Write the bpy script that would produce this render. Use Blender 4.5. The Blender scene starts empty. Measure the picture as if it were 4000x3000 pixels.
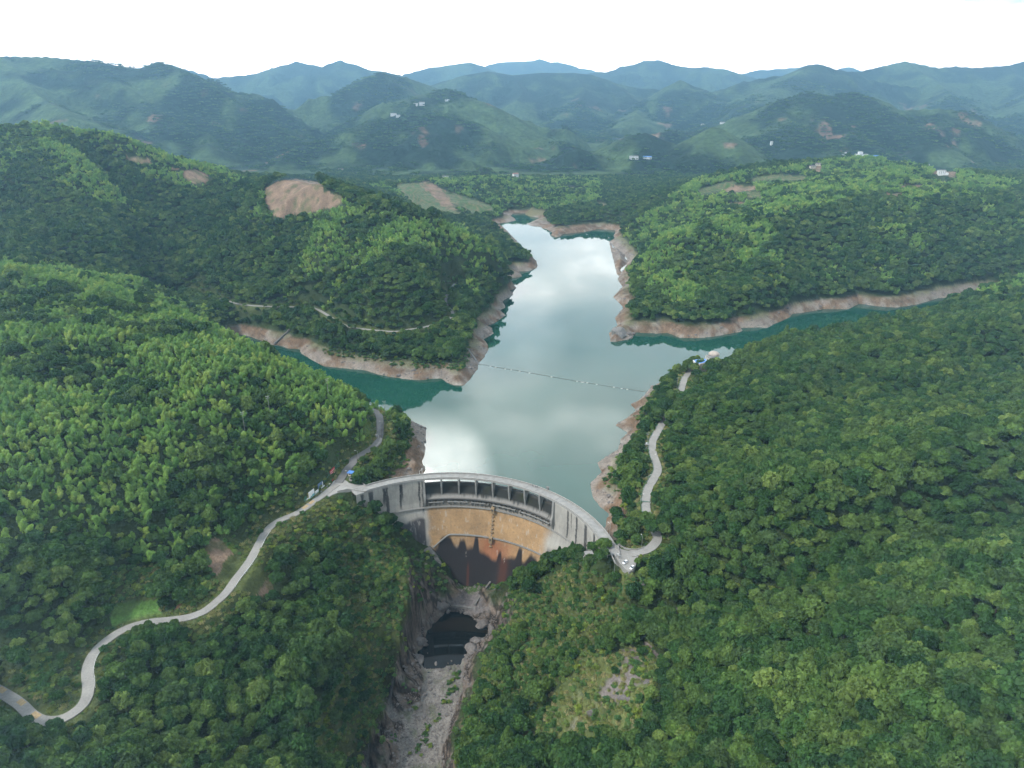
import bpy, bmesh, math, random, sys, time
import numpy as np
from mathutils import Vector, Matrix
T0 = time.time()
rnd = random.Random(11)
rng = np.random.default_rng(5)
sc = bpy.context.scene
COL = sc.collection
R_ = math.radians
# ------------------------------------------------------------------ survey: sight lines from the drone
FOC, CAM_Z = 2773.0, 287.0            # focal length in photo pixels, height of the drone above the reservoir
PITCH = math.atan((1500 - 330) / FOC)
SP, CP = math.sin(PITCH), math.cos(PITCH)
VW = {'A': (0, 0, .553), 'B': (900, 900, 2157/1300), 'C': (2200, 900, 2212/1800), 'D': (1100, 1750, 2212/1500),
      'E': (1400, 2050, 2212/1200), 'F': (0, 1750, 1858/1400), 'G': (0, 150, 1.58), 'H': (1300, 150, 1.58), 'I': (2600, 150, 1.58),
      'M': (1480, 1820, 2054/520), 'N': (1900, 1820, 1975/500), 'P': (1600, 2200, 1475/400), 'Q': (1180, 1770, 2212/300),
      'R': (2250, 1850, 1659/500), 'S': (2480, 1650, 948/200), 'U': (2500, 1300, 1106/400), 'V': (1150, 1550, 1810/600),
      'W': (1850, 1380, 2212/710), 'K': (0, 400, 2212/1200), 'X': (2660, 1350, 2212/200), 'Y': (3200, 560, 2212/600), 'Z': (1900, 780, 2212/600),
      'J': (1480, 380, 2212/620), 'L': (2600, 2100, 2212/1400)}
def px(v, p):
    ox, oy, k = VW[v]
    return (ox + p[0]/k, oy + p[1]/k)
def ray(v, p):
    q = px(v, p)
    a = (q[0]-2000)/FOC; b = (q[1]-1500)/FOC
    return np.array([a, CP - b*SP, -(SP + b*CP)])
def atz(v, p, z):
    r = ray(v, p); t = (z-CAM_Z)/r[2]
    return (r[0]*t, r[1]*t, z)
def aty(v, p, y, dz=0.0):
    r = ray(v, p); t = y/r[1]
    return (r[0]*t, y, CAM_Z + r[2]*t + dz)
def project(x, y, z):
    z = z - CAM_Z
    d = np.maximum(y*CP - z*SP, 1e-3)
    return 2000 + FOC*x/d, 1500 - FOC*(z*CP + y*SP)/d, d
# ------------------------------------------------------------------ noise
def _hash(ix, iy, seed):
    h = (ix.astype(np.int64)*374761393 + iy.astype(np.int64)*668265263 + seed*974634277) & 0xffffffff
    h = ((h ^ (h >> 13))*1274126177) & 0xffffffff
    return ((h ^ (h >> 16)) & 0xffff)/65535.0
def vn(x, y, seed=0):
    ix = np.floor(x); iy = np.floor(y); fx = x-ix; fy = y-iy
    fx = fx*fx*(3-2*fx); fy = fy*fy*(3-2*fy)
    a = _hash(ix, iy, seed); b = _hash(ix+1, iy, seed); c = _hash(ix, iy+1, seed); d = _hash(ix+1, iy+1, seed)
    return (a*(1-fx)+b*fx)*(1-fy) + (c*(1-fx)+d*fx)*fy
def fbm(x, y, seed=0, o=4):
    s = 0; a = .5; t = 0
    for i in range(o):
        s = s + a*vn(x, y, seed+i*17); t += a; a *= .5
        x, y = x*1.93 + y*.31 + 7.1, y*1.93 - x*.31 + 3.7
    return s/t
def ridged(x, y, seed=0, o=4):
    s = 0; a = .5; t = 0
    for i in range(o):
        s = s + a*(1-np.abs(2*vn(x, y, seed+i*31)-1)); t += a; a *= .5
        x, y = x*1.97 + y*.27 + 5.3, y*1.97 - x*.27 + 9.2
    return s/t
def sstep(a, b, x):
    t = np.clip((x-a)/(b-a), 0, 1)
    return t*t*(3-2*t)
# ------------------------------------------------------------------ the dam's own geometry (an arch about a vertical axis)
DC = (-45.0, 350.5)
FACE_Z = [-70, -60, -26, -4, 0, 25]; FACE_R = [84.5, 88, 99, 104.5, 105, 105]
def face_r(z): return np.interp(z, FACE_Z, FACE_R)
def pol(r, th, z): return (DC[0] + r*math.sin(R_(th)), DC[1] + r*math.cos(R_(th)), z)
def hit_face(v, p):
    r = ray(v, p); P = None
    for t in np.arange(250, 640, .25):
        Q = r*t; z = Q[2]+CAM_Z
        if math.hypot(Q[0]-DC[0], Q[1]-DC[1]) > face_r(z) and Q[1] > DC[1]-20: return (Q[0], Q[1], z)
    return P
def face_th(P): return math.degrees(math.atan2(P[0]-DC[0], P[1]-DC[1]))
# ------------------------------------------------------------------ shoreline of the reservoir (water level z = 0)
SH = []
def sh(v, pts): SH.extend(atz(v, p, 0)[:2] for p in pts)
sh('V', [(1545, 870), (1500, 760), (1530, 690), (1545, 600), (1530, 560), (1555, 520), (1548, 460), (1550, 380), (1480, 330), (1330, 270)])
sh('A', [(860, 903), (800, 887), (700, 852), (600, 803), (540, 768), (505, 748), (500, 733), (515, 722), (540, 727), (565, 736)])
sh('B', [(265, 742), (330, 748), (370, 765), (450, 770), (462, 800), (530, 840), (600, 880), (700, 890), (800, 900), (870, 905), (950, 932), (1040, 950), (1130, 962),
         (1220, 972), (1300, 962), (1370, 958), (1400, 985), (1450, 1003), (1510, 1005), (1550, 970), (1560, 950), (1600, 900), (1607, 860), (1640, 830), (1672, 770), (1665, 735), (1640, 705),
         (1705, 670), (1695, 635), (1660, 620), (1720, 595), (1785, 550), (1745, 515), (1785, 500), (1760, 460), (1835, 415), (1810, 390), (1855, 372), (1800, 340), (1760, 322), (1890, 298), (1870, 265)])
sh('Z', [(600, 1030), (720, 985), (735, 950), (715, 880), (640, 820), (560, 740), (480, 640), (400, 560), (300, 450), (180, 340), (330, 325), (430, 300), (400, 260), (355, 235), (385, 200), (560, 195), (555, 215), (620, 240), (770, 262),
         (580, 350), (650, 380), (800, 390), (790, 408), (865, 425), (950, 475), (925, 510), (990, 538), (1060, 530), (1100, 495), (1250, 480), (1450, 455), (1600, 425), (1720, 430), (1850, 440), (1860, 470), (1830, 520), (1850, 560), (1765, 615), (1820, 660), (1815, 690),
         (1900, 730), (1980, 790), (2000, 850), (2035, 915), (1940, 985), (1930, 1020), (1945, 1050), (1890, 1105)])
sh('C', [(220, 55), (305, 130), (310, 160), (260, 235), (285, 270), (240, 320), (290, 370), (250, 420), (262, 455), (220, 495), (228, 535), (260, 533), (330, 520), (345, 490), (450, 495), (500, 492), (560, 515), (650, 517), (720, 510),
         (860, 485), (850, 468), (940, 465), (980, 468), (1010, 450), (1090, 415), (1100, 400), (1150, 395), (1250, 378), (1370, 378), (1420, 352), (1520, 365), (1600, 370), (1700, 355), (1800, 325), (1900, 318), (1930, 297), (2050, 285), (2100, 295),
         (1950, 330), (1860, 372), (1720, 425), (1550, 455), (1350, 490), (1200, 530), (1080, 530), (900, 580), (760, 640), (600, 705), (480, 722), (415, 760),
         (390, 790), (360, 820), (325, 835), (350, 865), (300, 905), (250, 935), (310, 970), (280, 1000), (265, 1050), (165, 1115), (185, 1160), (130, 1215), (140, 1280), (180, 1330), (220, 1360)])
SH.append(pol(113, 66, 0)[:2])
for th in range(62, -24, -4): SH.append(pol(112.2, th, 0)[:2])
POND = [atz('Z', p, 1.5)[:2] for p in [(1470, 180), (1480, 130), (1520, 112), (1580, 110), (1690, 140), (1610, 195), (1640, 228), (1550, 258), (1510, 240)]]
PLUNGE = [atz('P', p, -64.3)[:2] for p in [(200, 1040), (260, 960), (380, 830), (520, 700), (640, 685), (800, 730), (880, 775), (920, 850), (990, 920), (1040, 940), (1120, 910), (1110, 990), (1080, 1075), (1000, 1080), (930, 1060), (850, 1110), (825, 1140), (845, 1180), (800, 1240),
          (790, 1350), (775, 1460), (640, 1470), (500, 1490), (200, 1505), (185, 1410), (150, 1380), (110, 1270), (220, 1240), (210, 1100)]]
# ------------------------------------------------------------------ roads: centre lines
def road(segs):
    out = []
    for v, pts in segs:
        for p in pts: out.append(atz(v, p[:2], p[2]))
    return out
def smooth_line(P, step=2.0):
    P = [np.array(p, float) for p in P]; Q = [2*P[0]-P[1]] + P + [2*P[-1]-P[-2]]; out = []
    for i in range(1, len(Q)-2):
        a, b, c, d = Q[i-1:i+3]; n = max(2, int(np.linalg.norm(c-b)/step))
        for k in range(n):
            t = k/n
            out.append(.5*((2*b) + (c-a)*t + (2*a-5*b+4*c-d)*t*t + (3*b-a-3*c+d)*t**3))
    out.append(P[-1])
    return out
ROADS = {
 'valley_road': (5.2, road([('Q', [(1010, 900, 19.4), (860, 1000, 19.4), (640, 1180, 19.2), (420, 1340, 19), (120, 1560, 18.8)]), ('F', [(1530, 342, 18.6), (1450, 375, 18.5), (1400, 410, 18.5), (1360, 462, 18.5), (1330, 520, 18.6), (1300, 575, 18.8), (1265, 625, 19), (1220, 682, 19),
     (1180, 740, 19.2), (1130, 790, 19.4), (1060, 845, 19.7), (980, 876, 20), (880, 892, 20.3), (780, 902, 20.7), (700, 920, 21), (630, 947, 21.3), (560, 992, 21.7), (500, 1047, 22), (465, 1105, 22.3), (452, 1165, 22.6), (458, 1230, 22.9), (450, 1290, 23.2), (415, 1345, 23.4), (330, 1400, 23.6), (240, 1415, 23.8), (170, 1390, 24), (100, 1325, 24.2), (0, 1262, 24.5), (-110, 1205, 25)])])),
 'lakeside_road': (6.0, road([('Q', [(1050, 850, 19.4), (1180, 640, 19.6), (1330, 420, 19.8), (1470, 280, 20)]), ('V', [(690, 740, 20.2), (750, 700, 20.4), (830, 655, 20.6), (900, 610, 20.8), (960, 560, 21), (995, 500, 21), (1008, 400, 21.2), (1010, 300, 21.4), (1000, 230, 21.5), (960, 180, 21.6), (900, 150, 21.8), (820, 130, 22)])])),
 'shore_road': (6.0, road([('R', [(700, 1040, 19.4), (850, 1010, 19.5), (960, 965, 19.7), (1040, 880, 19.9), (1052, 810, 20), (1020, 740, 20.1), (980, 660, 20.2), (935, 560, 20.3), (908, 460, 20.4), (903, 370, 20.5)]),
     ('S', [(200, 1480, 20.7), (215, 1330, 20.8), (255, 1200, 20.9), (325, 1080, 21), (395, 960, 21.1), (422, 880, 21.2), (405, 770, 21.3), (362, 650, 21.4), (332, 540, 21.5), (320, 430, 21.6), (335, 330, 21.7), (390, 230, 21.8)]),
     ('U', [(210, 1030, 22), (330, 850, 22.2), (430, 690, 22.4), (450, 600, 22.5), (470, 530, 22.6), (495, 470, 22.7), (560, 400, 23), (640, 350, 23.2)])])),
 'hill_road': (3.6, road([('A', [(345, 655, 21), (400, 629, 24), (440, 635, 26), (510, 655, 29)]), ('B', [(120, 485, 32), (250, 492, 32), (400, 496, 32), (510, 500, 32), (570, 515, 32), (640, 555, 32), (720, 605, 32), (800, 630, 32), (930, 646, 32), (1070, 655, 32), (1150, 642, 32), (1240, 630, 32), (1330, 605, 32), (1420, 570, 32), (1440, 530, 33), (1405, 490, 34), (1400, 430, 35), (1430, 380, 36), (1455, 345, 37)])])),
}
ROADS = {k: (w, smooth_line(p)) for k, (w, p) in ROADS.items()}
PADL = [atz('Q', p, 19.3)[:2] for p in [(640, 1120), (720, 1050), (800, 950), (890, 810), (1000, 725), (1170, 730), (1285, 800), (1345, 850), (1500, 895), (1700, 900), (1860, 930), (1560, 1010), (1330, 1060), (1050, 1120), (880, 1190), (770, 1250)]]
PADR = [atz('R', p, 19.3)[:2] for p in [(440, 830), (520, 915), (590, 975), (700, 1005), (790, 1005), (880, 985), (830, 1030), (800, 1080), (785, 1140), (770, 1200), (745, 1250), (690, 1268), (640, 1235), (575, 1170), (520, 1085), (470, 1000), (420, 920)]]
# ------------------------------------------------------------------ near terrain: height field from surveyed lines, relaxed between them
GS = 3.0; GX0, GX1, GY0, GY1 = -1701.0, 1701.0, 30.0, 2340.0
NX = int((GX1-GX0)/GS)+1; NY = int((GY1-GY0)/GS)+1
fix = np.zeros((NY, NX), bool); val = np.zeros((NY, NX))
def put(P, pri=True):
    for a, b in zip(P[:-1], P[1:]):
        n = max(1, int(math.hypot(b[0]-a[0], b[1]-a[1])/1.5))
        for k in range(n+1):
            t = k/n; x = a[0]+(b[0]-a[0])*t; y = a[1]+(b[1]-a[1])*t; z = a[2]+(b[2]-a[2])*t
            i = int(round((x-GX0)/GS)); j = int(round((y-GY0)/GS))
            if 0 <= i < NX and 0 <= j < NY and (pri or not fix[j, i]): fix[j, i] = True; val[j, i] = z
def lnA(pts, dz=0.0): put([aty('A', p[:2], p[2], dz) for p in pts], False)
def lnZ(v, pts): put([atz(v, p[:2], p[2]) for p in pts], False)
def gxy(): return np.meshgrid(GX0+GS*np.arange(NX), GY0+GS*np.arange(NY))
X, Y = gxy()
def inside(poly, x, y):
    r = np.zeros(x.shape, bool); n = len(poly)
    bx = [p[0] for p in poly]; by = [p[1] for p in poly]
    sel = (x >= min(bx)) & (x <= max(bx)) & (y >= min(by)) & (y <= max(by))
    xs = x[sel]; ys = y[sel]; q = np.zeros(xs.shape, bool)
    for i in range(n):
        x1, y1 = poly[i][:2]; x2, y2 = poly[(i+1) % n][:2]
        if y1 == y2: continue
        c = ((y1 > ys) != (y2 > ys)) & (xs < (x2-x1)*(ys-y1)/(y2-y1)+x1)
        q ^= c
    r[sel] = q
    return r
def stamp(samples, rad):
    D = np.full((NY, NX), 1e3); V = np.zeros((NY, NX)); w = int(rad/GS)+1
    for s in samples:
        i = int(round((s[0]-GX0)/GS)); j = int(round((s[1]-GY0)/GS))
        i0, i1, j0, j1 = max(0, i-w), min(NX, i+w+1), max(0, j-w), min(NY, j+w+1)
        if i0 >= i1 or j0 >= j1: continue
        d = np.hypot(X[j0:j1, i0:i1]-s[0], Y[j0:j1, i0:i1]-s[1])
        m = d < D[j0:j1, i0:i1]
        D[j0:j1, i0:i1][m] = d[m]
        if len(s) > 2: V[j0:j1, i0:i1][m] = s[2]
    return D, V
def dense(poly, step=2.5, close=True):
    out = []; n = len(poly)
    for i in range(n if close else n-1):
        a = poly[i]; b = poly[(i+1) % n]; k = max(1, int(math.hypot(b[0]-a[0], b[1]-a[1])/step))
        for q in range(k):
            t = q/k; out.append(tuple(a[m]+(b[m]-a[m])*t for m in range(len(a))))
    return out
water = inside(SH, X, Y)
DSH, _ = stamp(dense(SH), 60)
sgn = np.where(water, -DSH, DSH)                      # signed distance to the shoreline, up to 60 m
pondm = inside(POND, X, Y)
plungem = inside(PLUNGE, X, Y)
DPL, _ = stamp(dense(PLUNGE), 24)
MEADOW = [atz('F', p, 21.5)[:2] for p in [(555, 850), (575, 815), (620, 790), (700, 775), (780, 765), (835, 795), (830, 870), (700, 900), (640, 920), (590, 940), (550, 900)]]
m_ = inside(MEADOW, X, Y); fix[m_] = True; val[m_] = 21.3
# water and pads are fixed
fix[water] = True; val[water] = -np.minimum(DSH[water]*.6, 28)
put([(p[0], p[1], 0.0) for p in dense(SH)+[SH[0]]])
allroad = []
for k, (w, P) in ROADS.items(): allroad += [tuple(p) for p in P]
DRD, VRD = stamp(allroad, 16)
m = DRD < 4; fix[m] = True; val[m] = VRD[m]
for P in (PADL, PADR):
    m = inside(P, X, Y); fix[m] = True; val[m] = 19.0
# foot of the dam and the gorge
FL = [hit_face('D', p) for p in [(430, 290), (480, 330), (540, 392), (600, 415), (660, 432), (720, 490), (790, 530), (870, 572), (940, 650), (1000, 772)]]
FRt = [hit_face('D', p) for p in [(1330, 795), (1400, 760), (1540, 688)]] + [(pol(102, 50, -22)), pol(104.5, 57, -12), pol(105, 64, -3), pol(105, 70, 6), pol(105, 77, 15)]
put([pol(104.5, 85, 17.5), pol(97, 87, 15), pol(90, 84, 9), pol(82, 78, 0)]); put([pol(100, 76, 11), pol(93, 72, 2)]); put([pol(104, -39.5, 17.8), pol(100, -38.5, 15), pol(95, -36, 10)])
put([atz('R', p, 17.8) for p in [(440, 1000), (500, 1110), (560, 1190), (620, 1255), (690, 1290), (760, 1260)]]); put([atz('R', p, 11) for p in [(480, 1230), (560, 1310), (660, 1370), (760, 1360)]]); put([atz('R', p, 2) for p in [(520, 1420), (640, 1500), (740, 1500)]])
def inw(P, k): return (DC[0]+(P[0]-DC[0])*k, DC[1]+(P[1]-DC[1])*k, P[2])
put([inw(p, .985) for p in FL] + [pol(face_r(-60)-1, t, -60.5) for t in (2, 8, 14, 20, 25)] + [inw(p, .985) for p in FRt])
put([pol(109, t, -50) for t in range(-16, 52, 4)])
put([pol(109, -38, 17), pol(109, -28, 2), pol(109, -16, -30)]); put([pol(109, 52, -40), pol(109, 62, -10), pol(109, 70, 6), pol(109, 80, 17)])
fix[plungem] = True; val[plungem] = -64.6 - np.minimum(DPL[plungem]*.8, 6)
put([(p[0], p[1], -63.6) for p in [PLUNGE[0], PLUNGE[1], PLUNGE[2]]]); put([(p[0], p[1]-1.5, -64.0) for p in PLUNGE[19:24]])
lnZ('P', [(620, 600, -61), (800, 615, -61), (940, 650, -61)]); lnZ('P', [(720, 320, -60.2), (950, 280, -60.2), (1130, 300, -60.2)])
lnZ('P', [(980, 690, -62.5), (1100, 760, -62), (1180, 860, -61.5), (1200, 960, -62), (1150, 1060, -62), (1050, 1110, -62.5), (900, 1130, -63)])
lnZ('P', [(1320, 620, -58), (1300, 760, -57), (1270, 900, -56), (1220, 1040, -56)])
lnZ('P', [(0, 1330, -60), (60, 1130, -59), (120, 980, -59), (260, 720, -57), (400, 560, -56), (500, 470, -54), (520, 400, -50)])
lnZ('A', [(862, 1455, -64.6), (850, 1500, -65), (835, 1560, -65.5), (800, 1640, -66.5), (770, 1720, -67)])
lnZ('A', [(930, 1450, -64.6), (920, 1530, -65.3), (880, 1640, -66.7), (860, 1720, -67.2)])
lnZ('A', [(1000, 1447, -64.3), (988, 1500, -65), (965, 1570, -65.7), (945, 1640, -66.7), (930, 1720, -67.2)])
# gorge walls
lnA([(878, 1200, 400), (886, 1253, 390), (894, 1269, 388), (866, 1320, 368), (858, 1389, 348), (836, 1494, 318), (796, 1560, 288), (760, 1659, 262)], -3)
lnA([(780, 1180, 415), (780, 1300, 366), (722, 1420, 318), (655, 1550, 270), (605, 1659, 238), (560, 1800, 200)], -4)
lnA([(700, 1250, 372), (602, 1350, 325), (505, 1450, 282), (400, 1525, 256), (250, 1575, 236), (100, 1630, 212), (0, 1659, 200), (-200, 1680, 195)], -5)
lnA([(300, 1659, 212), (300, 1800, 185)], -5); lnA([(-200, 1500, 236), (0, 1420, 260), (130, 1380, 279), (170, 1335, 297)], -2)
lnA([(1150, 1262, 400), (1104, 1302, 383), (1092, 1344, 375), (1059, 1389, 363), (1032, 1434, 346), (1004, 1509, 318), (986, 1553, 302), (968, 1640, 277), (950, 1740, 255)], -3)
lnA([(1215, 1255, 388), (1205, 1300, 375), (1200, 1400, 334), (1182, 1500, 299), (1180, 1600, 265), (1180, 1700, 240)], -5)
lnA([(1322, 1262, 362), (1350, 1300, 343), (1380, 1380, 305), (1400, 1480, 268), (1400, 1600, 234), (1400, 1720, 205)], -4)
lnA([(1508, 1385, 298), (1650, 1350, 277), (1788, 1336, 267), (1963, 1301, 260), (2212, 1224, 252), (2500, 1180, 245)], -8)
lnA([(1500, 1430, 288), (1520, 1500, 256), (1550, 1659, 204), (1560, 1800, 170)], -7)
lnA([(1800, 1659, 177), (2000, 1590, 178), (2212, 1600, 163), (2500, 1500, 160)], -7); lnA([(1700, 1470, 240), (2000, 1450, 217), (2212, 1400, 212), (2400, 1400, 205)], -7); lnA([(2000, 1800, 125), (2212, 1750, 120)], -8)
lnA([(1455, 1290, 340), (1600, 1280, 334), (1800, 1235, 344), (2000, 1160, 358), (2212, 1105, 366), (2450, 1060, 370)], -10)
lnA([(1440, 1165, 376), (1550, 1110, 370), (1700, 1050, 362), (1900, 970, 373), (2050, 930, 381), (2212, 905, 386), (2450, 860, 392)], -8)
lnA([(1480, 1060, 430), (1600, 1000, 476), (1750, 940, 508), (1900, 880, 545), (2050, 820, 585), (2212, 790, 605), (2500, 740, 630)], -10)
lnA([(1490, 800, 668), (1562, 775, 675), (1700, 755, 675), (1900, 716, 672), (2000, 694, 668), (2212, 662, 650), (2500, 612, 640)], -13)
lnA([(1600, 870, 545), (1700, 830, 590), (1900, 770, 622)], -8)
lnA([(1995, 692, 885), (2100, 650, 845), (2212, 608, 860), (2450, 560, 880)], -8)
# near hill on the other bank, with the bamboo
lnA([(-200, 545, 720), (0, 570, 690), (300, 620, 650), (430, 670, 592), (600, 760, 542), (740, 830, 522), (845, 878, 530)], -10)
lnA([(-200, 700, 500), (0, 700, 502), (200, 700, 512), (420, 760, 502)], -8)
lnA([(-200, 900, 370), (0, 900, 377), (200, 900, 407), (400, 900, 437), (600, 870, 477), (740, 900, 490), (790, 930, 503)], -8)
lnA([(-200, 1100, 310), (0, 1100, 325), (200, 1100, 352), (400, 1100, 378), (520, 1080, 398), (640, 1020, 432), (700, 985, 455)], -6)
lnA([(-200, 1250, 268), (0, 1250, 288), (150, 1260, 312), (300, 1240, 334)], -3)
lnA([(330, 630, 955), (345, 580, 1000), (380, 530, 1050), (480, 430, 1180), (540, 392, 1232)], -12)
put([atz('A', p, z) for p, z in [((445, 695), 3), ((385, 665), 12), ((355, 650), 17), ((330, 630), 22)]], False)
# big hill on the far left
lnA([(-200, 262, 1260), (0, 265, 1250), (150, 265, 1250), (300, 310, 1250), (400, 355, 1240), (500, 380, 1232), (540, 392, 1226)], -10)
lnA([(0, 330, 1130), (96, 383, 1060), (270, 497, 970), (315, 560, 930)], -8); lnA([(390, 358, 1220), (430, 420, 1150), (459, 461, 1080)], -8)
lnA([(200, 380, 1200), (300, 450, 1110), (342, 540, 1010)], -20); lnA([(-150, 460, 900), (0, 506, 880), (93, 572, 810), (170, 600, 780)], -8)
lnA([(60, 470, 980), (186, 544, 880), (300, 590, 850)], -8); lnA([(0, 440, 1010), (120, 500, 930), (220, 590, 840)], -24)
lnA([(150, 300, 1180), (250, 390, 1080)], -9)
# the hill with the brown clearing: steep, slopes near 35 degrees
lnA([(570, 402, 1180), (600, 385, 1120), (650, 376, 1060), (740, 392, 1005), (800, 425, 985), (860, 450, 975), (940, 468, 980), (1000, 476, 985), (1060, 485, 1003), (1110, 520, 1060), (1138, 550, 1135)], -9)
lnA([(860, 450, 975), (857, 505, 875), (870, 560, 835), (885, 620, 805)], -8); lnA([(857, 505, 875), (790, 560, 852), (740, 608, 858), (700, 640, 856)], -8)
lnA([(560, 420, 1130), (520, 470, 1060), (460, 540, 980), (415, 595, 938)], -8); lnA([(640, 480, 1010), (630, 540, 955), (615, 600, 915)], -20); lnA([(700, 455, 945), (690, 520, 880)], -8)
lnA([(760, 480, 935), (740, 540, 890)], -17); lnA([(985, 520, 965), (975, 580, 915)], -18); lnA([(930, 490, 950), (930, 560, 880)], -8); lnA([(1060, 550, 1020), (1050, 595, 965)], -8)
# the hill on the right shore
lnA([(1345, 470, 1460), (1420, 430, 1500), (1500, 395, 1600), (1600, 370, 1650), (1700, 350, 1700), (1860, 338, 1750), (2000, 365, 1650), (2100, 385, 1580), (2212, 410, 1500), (2450, 440, 1450)], -8)
lnA([(1380, 585, 1060), (1400, 560, 1052), (1450, 500, 1092), (1550, 470, 1102), (1700, 450, 1132), (1850, 425, 1182), (1950, 420, 1202), (2050, 430, 1212), (2212, 450, 1202), (2450, 470, 1180)], -8)
lnA([(1700, 450, 1132), (1650, 520, 1012), (1622, 600, 932)], -8); lnA([(1850, 425, 1182), (1850, 520, 1072), (1850, 585, 1015)], -8); lnA([(2000, 480, 1122), (2010, 550, 1062)], -20); lnA([(1450, 600, 962), (1500, 650, 905)], -8)
lnA([(2120, 480, 1152), (2130, 555, 1085)], -8); lnA([(1600, 420, 1380), (1750, 400, 1420), (1900, 380, 1480)], -8); lnA([(1560, 530, 1040), (1560, 610, 950)], -20); lnA([(1740, 520, 1060), (1730, 590, 990)], -20); lnA([(1940, 500, 1090), (1930, 570, 1040)], -8)
# knolls and flats at the head of the lake
lnA([(800, 412, 1950), (930, 390, 1950), (1040, 387, 1980), (1115, 392, 1980), (1170, 398, 2000)], -6); lnA([(900, 430, 1780), (1000, 440, 1750), (1060, 463, 1650)], -5); lnA([(1110, 425, 1800), (1150, 440, 1725)], -6)
put([atz('A', p, 5) for p in [(1210, 432), (1280, 432), (1330, 437)]], False); put([atz('A', p, 8) for p in [(1210, 412), (1290, 414), (1390, 412)]], False)
put([aty('A', (1185, 462), 1675, -5), aty('A', (1225, 450), 1690, -6), aty('A', (1272, 460), 1645, -5)], False)
fix[pondm] = True; val[pondm] = .5
floor_y = lambda y: 10 + np.maximum(y-2000, 0)*.012
put([(-1700, 2330, 40), (-800, 2330, 22), (-450, 2330, 14), (600, 2330, 14), (1000, 2330, 40), (1700, 2330, 60)], False)
def relax(fix, val):
    levels = [16, 8, 4, 2, 1]; z = None
    for f in levels:
        ny = -(-NY//f); nx = -(-NX//f)
        if f > 1:
            w = np.zeros((ny*f, nx*f)); v = np.zeros((ny*f, nx*f)); w[:NY, :NX] = fix; v[:NY, :NX] = np.where(fix, val, 0)
            w = w.reshape(ny, f, nx, f).sum((1, 3)); v = v.reshape(ny, f, nx, f).sum((1, 3))
            m = w > 0; vv = np.where(m, v/np.maximum(w, 1), 0)
        else: m, vv = fix, val
        if z is None: z = np.full((ny, nx), 30.0)
        else:
            z = np.repeat(np.repeat(z, 2, 0), 2, 1)[:ny, :nx]
        z[m] = vv[m]
        for it in range({16: 400, 8: 250, 4: 160, 2: 100, 1: 60}[f]):
            p = np.pad(z, 1, mode='edge')
            z = (p[:-2, 1:-1]+p[2:, 1:-1]+p[1:-1, :-2]+p[1:-1, 2:])*.25
            z[m] = vv[m]
    return z
HN = relax(fix, val)
def blur(a, n):
    for ax in (0, 1):
        p = np.pad(a, [(n, n) if k == ax else (0, 0) for k in (0, 1)], mode='edge').cumsum(ax)
        z = np.zeros_like(p.take([0], ax)); p = np.concatenate([z, p], ax); L = a.shape[ax]
        a = (p.take(range(2*n+1, 2*n+1+L), ax)-p.take(range(0, L), ax))/(2*n+1)
    return a
GORGE = [atz('A', p, -20)[:2] for p in [(760, 1180), (1240, 1240), (1300, 1330), (1120, 1720), (640, 1720), (760, 1420)]]
gorge = inside(GORGE, X, Y) | (HN < -8) & ~water
soft = 1-np.clip(blur((gorge | (DRD < 10)).astype(float), 4)*2, 0, 1)
dd = np.maximum(sgn, 0)
soft *= sstep(4, 45, dd)*(1-water)
for k in range(2): HN = HN*(1-soft)+blur(HN, 5)*soft
# ribs, gullies and roughness
wX = X+(fbm(X/120, Y/120, 9, 2)-.5)*70; wY = Y+(fbm(X/120, Y/120, 10, 2)-.5)*70
rib = ridged(wX/150, wY/150, 3, 3)-.52; rough = fbm(X/22, Y/22, 8, 3)-.5
ribamp = 17+15*sstep(600, 900, Y)
HN = HN + soft*(rib*ribamp + rough*4)
rock = fbm(X/7, Y/7, 21, 3)-.5; strata = ridged(X/16+Y/60, Y/30, 4, 3)-.5
cl = np.clip(blur(gorge.astype(float), 2), 0, 1)*(1-sstep(-64, -56, -HN)*0)
HN = HN + np.where(water | plungem, 0, cl*(rock*9+strata*8)*sstep(-65.5, -58, HN)*sstep(2, 9, np.abs(np.where(DPL > 900, 30, DPL))))
HN = HN + np.where((HN < -58) & gorge & ~plungem, rock*1.3, 0)
# drawdown bank round the reservoir
lake = (np.hypot(X-DC[0], Y-DC[1]) > 111.5) | (Y > 460)
bank = 15*(1-np.exp(-dd/17)) + (rock*3.0+strata*3.5)*sstep(1, 8, dd)*(1-sstep(25, 50, dd))
far_low = sstep(1450, 1600, Y)
bank = bank*(1-.6*far_low)
HN = np.where(lake & ~water & (DSH < 59), np.maximum(HN*sstep(0, 30, dd)+np.minimum(HN, bank)*(1-sstep(0, 30, dd)), bank), HN)
HN = np.where(water, -np.minimum(DSH*.6, 28)-.15, HN)
pad = inside(PADL, X, Y) | inside(PADR, X, Y)
HN = np.where(DRD < 10, np.where(DRD < 4.6, VRD-.45, (VRD-.45)+(HN-VRD+.45)*sstep(4.6, 10, DRD)), HN)
HN = np.where(pad, 18.8, HN)
rr = np.hypot(X-DC[0], Y-DC[1]); tt = np.degrees(np.arctan2(X-DC[0], Y-DC[1]))
under = (tt > -46) & (tt < 92) & (rr > 103) & (rr < 113.5)
HN = np.where(under, np.minimum(HN, 17.6), HN)
HN = np.where(under & (tt > -30) & (tt < 68), np.minimum(HN, -3), HN)
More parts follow.
